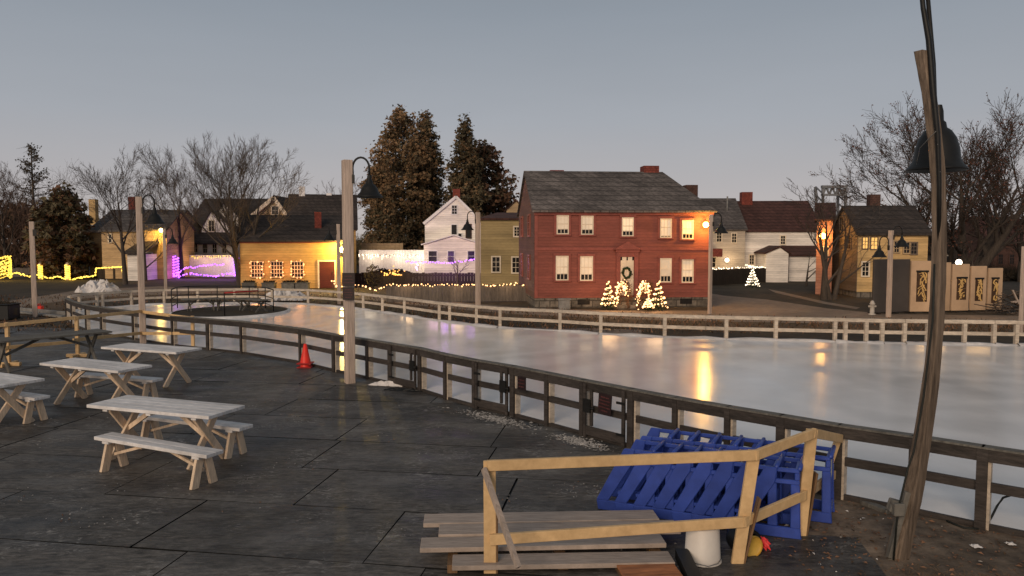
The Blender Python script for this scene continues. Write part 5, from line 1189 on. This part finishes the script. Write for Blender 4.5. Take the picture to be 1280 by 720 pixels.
for k in range(9): x=rr.uniform(-1,1); mb.bar((x,-.5,.2+rr.random()*.4),(x+rr.uniform(-.3,.8),-.5+rr.uniform(-.2,.3),.5+rr.random()*.5),.12,.05)
mb.build('boards',M['weathered'],o)
# ================================================================== TREES
def grow_tree(seed,height,spread,trunk_r,levels=4,fork=.3,nl=7,kids=(6,5,4),up=.35,multi=1,minr=0.0074,leaves=0,lsz=.1,twigdens=1.0,bias=(0,0)):
    rr=random.Random(seed); T=MB(); C=MB(); tips=[]
    def branch(p,d,L,r,lev):
        n=6 if lev==0 else 5 if lev==1 else 4 if lev==2 else 3
        pts=[p.copy()]; rad=[r]; dirs=[]; d=d.normalized()
        for i in range(n):
            j=.018 if lev==0 else .07 if lev==1 else .13
            d=(d+Vector((rr.gauss(0,j),rr.gauss(0,j),rr.gauss(0,j)*.7))+Vector((0,0,up*(.20 if lev else .12)))).normalized()
            p=p+d*(L/n); pts.append(p.copy()); rad.append(max(minr*.6,r*(1-(i+1)/n*(.88 if lev==0 else .82)))); dirs.append(d.copy())
        (T if lev<=1 else C).tube(pts,rad,7 if lev==0 else 5 if lev==1 else 3,0 ,cap=False)
        if lev>=2 and leaves:
            for q in pts[1:]:
                if rr.random()<leaves: tips.append(q)
        if lev>=levels: return
        nk=nl if lev==0 else kids[lev-1]
        nk=max(2,int(nk*twigdens*rr.uniform(.8,1.25)))
        for k in range(nk):
            t=(fork+(1-fork)*(k+rr.random())/nk) if lev==0 else .22+.78*(k+rr.random())/nk
            f=min(.999,t)*n; i=int(f); q=pts[i].lerp(pts[i+1],f-i); rq=rad[i]+(rad[i+1]-rad[i])*(f-i)
            a=rr.uniform(0,2*math.pi); dd=dirs[i]
            x=dd.cross(Vector((.3,.5,.8))).normalized(); y=dd.cross(x)
            ang=rr.uniform(.4,.9) if lev==0 else rr.uniform(.3,.72)
            nd=dd*math.cos(ang)+(x*math.cos(a)+y*math.sin(a))*math.sin(ang)
            if lev==0: nd+=Vector((bias[0],bias[1],0))*.5; nd.x*=spread; nd.y*=spread; nd.z=abs(nd.z)
            LL=L*(rr.uniform(.6,.82)*(1-.42*(t-fork)) if lev==0 else rr.uniform(.44,.70)*(1-.3*t))
            branch(q,nd,LL,max(minr,rq*rr.uniform(.5,.68)),lev+1)
        if lev>0: return
    for k in range(multi):
        a=2*math.pi*k/multi+.4; tilt=0 if multi==1 else (.22 if multi<4 else .5)
        branch(Vector((math.cos(a)*.12*(multi>1),math.sin(a)*.12*(multi>1),-.1)),Vector((math.cos(a)*tilt*spread,math.sin(a)*tilt,1)),height*.72*rr.uniform(.9,1.05),trunk_r*(1 if multi==1 else .7),0)
    zmax=max(v[2] for v in C.v) if C.v else height
    s=height/zmax
    for B in (T,C): B.v=[(x*s,y*s,z*s) for x,y,z in B.v]
    if leaves:
        for q in tips:
            q=q*s
            for _ in range(2):
                e=q+Vector((rr.gauss(0,lsz),rr.gauss(0,lsz),rr.gauss(0,lsz))); a=Vector((rr.gauss(0,1),rr.gauss(0,1),rr.gauss(0,1))).normalized()*lsz*rr.uniform(.6,1.3); b=a.cross(Vector((.3,.6,.2))).normalized()*lsz*.55
                C.add([e-b,e+b,e+a],[(0,1,2)],1)
    return T,C
def bare_tree(px,pyb,pyt,label,seed,Y=None,twig='twig',group=None,leafm='leaf_dead',**k):
    p=gp(px,pyb); Y=Y or p.y; b=at(px,pyb,Y); b.z=0; h=at(px,pyt,Y).z
    o=thing('bare_tree',(b.x,Y,0),0,label,'tree',group); T,C=grow_tree(seed,h,**k)
    T.build('trunk',M['bark'],o,fix=False); C.build('crown',[M[twig],M[leafm]],o,fix=False); return o
TG='bare trees around the rink'
bare_tree(157,355,176,'bare slender tree in front of the tan house',11,spread=1.25,trunk_r=.22,fork=.36,nl=11,kids=(8,6,6),levels=4,group=TG,minr=0.0099)
bare_tree(228,347,176,'bare upright tree left of the white many gabled house',12,spread=1.05,trunk_r=.22,fork=.32,nl=11,kids=(8,6,6),levels=4,group=TG,minr=0.0105)
bare_tree(302,361,166,'broad bare many stemmed tree in front of the yellow shop',13,spread=1.15,trunk_r=.3,fork=.18,nl=8,kids=(8,6,6),levels=4,multi=3,up=.5,group=TG,minr=0.0081)
bare_tree(8,345,188,'reddish bare tree at the far left edge',14,Y=66,spread=.6,trunk_r=.2,fork=.15,nl=10,kids=(7,6,5),levels=4,twig='twig_red',group=TG,minr=0.0124)
bare_tree(72,345,196,'pale bare tree behind the dark round evergreen',15,Y=85,spread=.8,trunk_r=.2,fork=.4,nl=8,kids=(6,5,3),levels=4,twig='twig_red',group=TG,minr=0.0124)
bare_tree(427,345,212,'rounded twiggy tree top behind the white chimneys',16,Y=90,spread=1.0,trunk_r=.25,fork=.35,nl=9,kids=(7,6,4),levels=4,twig='twig_red',group=TG,minr=0.0136)
bare_tree(252,345,232,'low twiggy reddish tree behind the white house',17,Y=80,spread=1.1,trunk_r=.2,fork=.3,nl=8,kids=(7,6,5),levels=4,twig='twig_red',group=TG,minr=0.0124)
bare_tree(182,345,255,'leafy twigged small tree before the lamplit wing of the tan house',18,Y=56,spread=1.2,trunk_r=.14,fork=.25,nl=8,kids=(6,5,3),levels=4,group=TG,minr=0.0087)
bare_tree(1030,374,203,'bare twisted tree before the small white wing',19,spread=.9,trunk_r=.25,fork=.3,nl=7,kids=(6,5,3),levels=4,group=TG,minr=.0125,twig='twig_dark')
bare_tree(1040,372,222,'dark slanting bare tree against the brown gable end',20,Y=38.5,spread=1.2,trunk_r=.2,fork=.12,nl=6,kids=(5,4,3),levels=3,multi=2,group=TG,minr=0.0087,bias=(.5,0))
bare_tree(1205,365,116,'huge spreading bare tree with clinging reddish leaves at the right',21,Y=48,spread=1.4,trunk_r=.55,fork=.18,nl=9,kids=(8,6,6),levels=4,multi=5,up=.24,leaves=.09,lsz=.08,group=TG,minr=.0145,twig='twig_dark')
bare_tree(1275,360,190,'reddish leafed tree at the right edge of the picture',22,Y=55,spread=1.0,trunk_r=.28,fork=.25,nl=9,kids=(7,6,5),levels=4,leaves=.2,lsz=.1,group=TG,minr=0.0112)
bare_tree(1212,362,292,'small leafless shrubby tree rising behind the tan panels',23,Y=44,spread=.9,trunk_r=.08,fork=.1,nl=7,kids=(5,4,3),levels=3,group=TG,minr=0.0074)
bare_tree(572,350,318,'low spreading leafless ornamental tree before the white addition',24,Y=49,spread=1.6,trunk_r=.1,fork=.3,nl=6,kids=(5,4,3),levels=3,up=.1,group=TG,minr=0.0099)
bare_tree(1008,357,308,'low twisted leafless shrub before the rear wing of the white house',25,Y=50,spread=1.6,trunk_r=.08,fork=.2,nl=6,kids=(5,4,3),levels=3,up=.2,group=TG,minr=0.0087)
bare_tree(20,345,215,'dense twiggy brown tree second from the left edge',26,Y=72,spread=.8,trunk_r=.2,fork=.2,nl=10,kids=(8,5,4),levels=4,twig='twig_red',group=TG,minr=0.0136)
# evergreens: fronds of many small sprays on drooping branches
def conifer(px,pyb,pyt,hw_px,label,seed,Y,m,profile,n,name='evergreen_tree',size=.36,droop=.3,gapp=.12,dark=None,trunk_r=.25):
    b=at(px,pyb,Y); b.z=0; h=at(px,pyt,Y).z; Rm=hw_px*Y/950; rr=random.Random(seed)
    o=thing(name,(b.x,Y,0),0,label,'tree','tall evergreens')
    T=MB(); T.tube([(0,0,-.1),(0.05,0,h*.4),(0,.05,h*.97)],[trunk_r,trunk_r*.7,.03],7,cap=False); C=MB()
    nb=int(h*17)
    for k in range(nb):
        t=(k+rr.random())/nb; z=h*(.05+.95*t); pr=profile(t)*Rm*rr.uniform(.72,1.2)
        if pr<.08: pr=.08
        a=rr.uniform(0,2*math.pi); d=Vector((math.cos(a),math.sin(a),0)); rise=rr.uniform(-.1,.35)
        tip=Vector((0,0,z))+d*pr+Vector((0,0,pr*rise-droop*pr*.3))
        T.tube([(0,0,z),Vector((0,0,z))+d*pr*.5+Vector((0,0,pr*rise*.6)),tip],[.045,.025,.01],4,cap=False)
        ns=max(6,int(n*1.9*pr/Rm))
        for q in range(ns):
            f=rr.uniform(.12,1.05)**.7; c=Vector((0,0,z)).lerp(tip,f)+Vector((rr.gauss(0,.22),rr.gauss(0,.22),rr.gauss(0,.22)))
            s=size*rr.uniform(.4,1.15); ax=(d*.6+Vector((rr.gauss(0,.7),rr.gauss(0,.7),rr.gauss(0,.5)-droop))).normalized(); sd=ax.cross(Vector((rr.gauss(0,1),rr.gauss(0,1),rr.gauss(0,1)))).normalized()
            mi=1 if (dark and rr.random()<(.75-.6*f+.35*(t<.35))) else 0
            C.add([c-sd*s*.28,c+sd*s*.28,c+ax*s],[(0,1,2)],mi)
            C.add([c+ax*s*.2-sd*s*.1,c+ax*s*.3+sd*s*.5,c+ax*s*.75],[(0,1,2)],mi)
    T.build('trunk',M['bark'],o,fix=False); C.build('crown',[m,dark or m],o,fix=False); return o
prof_col=lambda t: (min(1,.75+t*.6) if t<.35 else 1.0 if t<.62 else max(.03,((1-t)/.38))**.62)
prof_cone=lambda t: (1.0 if t<.4 else max(.03,((1-t)/.6))**.75)*(.9+.12*math.sin(t*31))
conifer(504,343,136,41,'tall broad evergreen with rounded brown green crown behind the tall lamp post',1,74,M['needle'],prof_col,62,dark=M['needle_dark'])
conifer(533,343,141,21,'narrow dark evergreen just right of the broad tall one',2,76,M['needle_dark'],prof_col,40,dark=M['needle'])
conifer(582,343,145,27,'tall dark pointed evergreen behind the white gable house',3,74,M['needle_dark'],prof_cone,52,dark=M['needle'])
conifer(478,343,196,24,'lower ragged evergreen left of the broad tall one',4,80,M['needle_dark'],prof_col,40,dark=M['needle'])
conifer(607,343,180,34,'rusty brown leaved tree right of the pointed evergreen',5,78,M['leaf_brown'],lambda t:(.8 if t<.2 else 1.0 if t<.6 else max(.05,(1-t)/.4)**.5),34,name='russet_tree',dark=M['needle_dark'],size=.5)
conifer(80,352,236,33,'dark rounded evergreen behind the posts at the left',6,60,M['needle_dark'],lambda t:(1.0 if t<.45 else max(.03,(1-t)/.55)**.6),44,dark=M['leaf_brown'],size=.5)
def larch(px,pyb,pyt,hw,Y,label,seed):
    b=at(px,pyb,Y); b.z=0; h=at(px,pyt,Y).z; Rm=hw*Y/950; rr=random.Random(seed); o=thing('sparse_conifer',(b.x,Y,0),0,label,'tree'); T=MB(); C=MB()
    T.tube([(0,0,-.1),(.05,0,h*.5),(0,0,h)],[.2,.13,.03],7,cap=False)
    for k in range(74):
        t=.25+.75*k/74; z=h*t; L=Rm*min(1,(1-t)*2.0+.05)*rr.uniform(.6,1.1); a=rr.uniform(0,6.28); d=Vector((math.cos(a),math.sin(a),0)); pts=[Vector((0,0,z)),Vector((0,0,z+L*.08))+d*L*.5,Vector((0,0,z+L*.42))+d*L]
        C.tube(pts,[.05,.03,.012],4,cap=False)
        for q in range(16):
            f=rr.uniform(.25,1); c=pts[0].lerp(pts[2],f); 
            if rr.random()<.6: C.tube([c,c+Vector((rr.gauss(0,.3),rr.gauss(0,.3),rr.uniform(-.4,.15)))],[.018,.008],3,cap=False)
            else: e=Vector((rr.gauss(0,.2),rr.gauss(0,.2),rr.gauss(0,.15))); C.add([c+e,c+e+Vector((.16,.03,.06)),c+e+Vector((.02,.1,-.12))],[(0,1,2)],1)
    T.build('trunk',M['bark'],o,fix=False); C.build('crown',[M['twig'],M['needle_dark']],o,fix=False)
larch(45,345,181,42,72,'sparse half bare conifer with upswept branches at the left',7)
# far brush: undergrowth masses between and behind the houses
def brush_band(name,x0,x1,yt,Y,n,m,label,seed,jag=8):
    rr=random.Random(seed); mb=MB(); a=at(x0,345,Y); b=at(x1,345,Y); hN=[at(x0,yt+rr.uniform(-jag,jag),Y).z for _ in range(40)]
    for k in range(n):
        t=rr.random(); f=t*38; i=int(f); h=hN[i]+(hN[i+1]-hN[i])*(f-i); z=h*rr.random()**.8; p=Vector((a.x+(b.x-a.x)*t,Y+rr.uniform(-2.5,2.5),z)); s=rr.uniform(.15,.5)
        if rr.random()<.55:
            e=Vector((rr.gauss(0,.25),rr.gauss(0,.2),1)).normalized()*s*2.6; w=Vector((.025,0,0)); mb.add([p-w,p+w,p+e],[(0,1,2)])
        else:
            e=Vector((rr.gauss(0,1),rr.gauss(0,1),rr.gauss(0,1))).normalized()*s; w=e.cross(Vector((rr.gauss(0,1),1,.3))).normalized()*s*.5; mb.add([p-w,p+w,p+e],[(0,1,2)])
    o=mb.build(name,m,fix=False); return tag(o,label,'brush',kind='stuff')
brush_band('brush',-120,66,262,72,14000,M['brush'],'tangled brown brush behind the garland at the far left',1,12)
brush_band('brush',60,340,300,92,9000,M['brush'],'brown brush behind the tan and white houses',2,8)
brush_band('brush',430,660,300,86,9000,M['needle_dark'],'dark undergrowth at the foot of the evergreens',3,8)
brush_band('brush',1140,1420,300,88,13000,M['brush'],'dark brush behind the big bare tree at the right',4,14)
brush_band('brush',1220,1420,345,58,5000,M['hedge'],'dark low brush behind the panels at the far right',6,8)
brush_band('treeline',-700,1980,296,300,16000,M['brush'],'far wooded skyline beyond the houses',5,5)
# grass and leaf scatter behind the rink
mb=MB(); rr=random.Random(77)
for k in range(9000):
    px=rr.uniform(-20,1300); py=rr.uniform(366,416)
    if py<ip(far_tab,max(90,px)): continue
    p=gp(px,py)
    if inside(p,ring): continue
    s=rr.uniform(.04,.14); a=rr.uniform(0,6.3); mb.add([(p.x-math.cos(a)*.03,p.y-math.sin(a)*.03,-.02),(p.x+math.cos(a)*.03,p.y+math.sin(a)*.03,-.02),(p.x+rr.gauss(0,.05),p.y+rr.gauss(0,.05),s)],[(0,1,2)],0 if rr.random()<.6 else 1)
tag(mb.build('verge_grass',[M['grass_brown'],M['leaf_brown']]),'brown grass and leaves along the verge behind the far fence','grass',kind='stuff')

# ================================================================== LIGHT, SKY, CAMERA
W=bpy.data.worlds.new('World'); scene.world=W; W.use_nodes=True; nt=W.node_tree; N=nt.nodes; L=nt.links
bg=N['Background']; sky=N.new('ShaderNodeTexSky'); sky.sky_type='NISHITA'; sky.sun_disc=False
SUN_EL,SUN_AZ=R(32),R(200)
sky.sun_elevation=R(3); sky.sun_rotation=SUN_AZ; sky.altitude=20; sky.air_density=1; sky.dust_density=1; sky.ozone_density=2
hs=N.new('ShaderNodeHueSaturation'); hs.inputs['Saturation'].default_value=.35; L.new(sky.outputs[0],hs.inputs['Color'])
tc=N.new('ShaderNodeTexCoord'); sp=N.new('ShaderNodeSeparateXYZ'); L.new(tc.outputs['Generated'],sp.inputs[0])
cr=N.new('ShaderNodeValToRGB'); E=cr.color_ramp.elements
E[0].position=0.0; E[0].color=(*lin((184,176,172)),1); E[1].position=1.0; E[1].color=(*lin((104,114,124)),1)
for pos,c in ((.06,(174,170,171)),(.15,(158,162,169)),(.28,(138,146,156)),(.42,(119,128,136))):
    e=E.new(pos); e.color=(*lin(c),1)
L.new(sp.outputs['Z'],cr.inputs['Fac'])
sc_=N.new('ShaderNodeVectorMath'); sc_.operation='SCALE'; sc_.inputs['Scale'].default_value=11.2
ns=N.new('ShaderNodeTexNoise'); ns.inputs['Scale'].default_value=2.2; ns.inputs['Detail'].default_value=4; mps=N.new('ShaderNodeMapping'); mps.inputs['Scale'].default_value=(1,1,5); L.new(tc.outputs['Generated'],mps.inputs['Vector']); L.new(mps.outputs[0],ns.inputs['Vector'])
rs=N.new('ShaderNodeMapRange'); rs.inputs['To Min'].default_value=.93; rs.inputs['To Max'].default_value=1.07; L.new(ns.outputs['Fac'],rs.inputs['Value'])
hz=N.new('ShaderNodeVectorMath'); hz.operation='SCALE'; L.new(cr.outputs[0],hz.inputs[0]); L.new(rs.outputs[0],hz.inputs['Scale'])
L.new(hz.outputs[0],sc_.inputs[0])
mx=N.new('ShaderNodeMix'); mx.data_type='RGBA'; mx.inputs['Factor'].default_value=.94; L.new(hs.outputs[0],mx.inputs['A']); L.new(sc_.outputs[0],mx.inputs['B'])
L.new(mx.outputs['Result'],bg.inputs['Color']); bg.inputs['Strength'].default_value=.1
s=bpy.data.lights.new('sun','SUN'); s.energy=1.85; s.angle=R(30); s.color=(1,.79,.58)
so=bpy.data.objects.new('sun',s); col.objects.link(so)
d=Vector((-.36,-.88,.37)).normalized(); so.rotation_euler=d.to_track_quat('Z','Y').to_euler(); so.location=(0,-10,30)
sky.sun_rotation=math.atan2(d.x,d.y)
cam=bpy.data.cameras.new('camera'); co=bpy.data.objects.new('camera',cam); col.objects.link(co); scene.camera=co
co.location=CAM; co.rotation_euler=(math.pi/2-TILT,0,0); cam.sensor_width=36; cam.lens=36*FPX/1280; cam.clip_start=.1; cam.clip_end=2000
scene.view_settings.view_transform='Standard'; scene.view_settings.look='None'; scene.view_settings.exposure=0; scene.view_settings.gamma=1
scene.render.engine='CYCLES'; cy=scene.cycles; cy.use_denoising=True
try: cy.denoiser='OPENIMAGEDENOISE'
except Exception: pass
cy.max_bounces=6; cy.diffuse_bounces=3; cy.glossy_bounces=3; cy.sample_clamp_indirect=4; cy.use_light_tree=True; cy.use_adaptive_sampling=True; cy.adaptive_threshold=.01
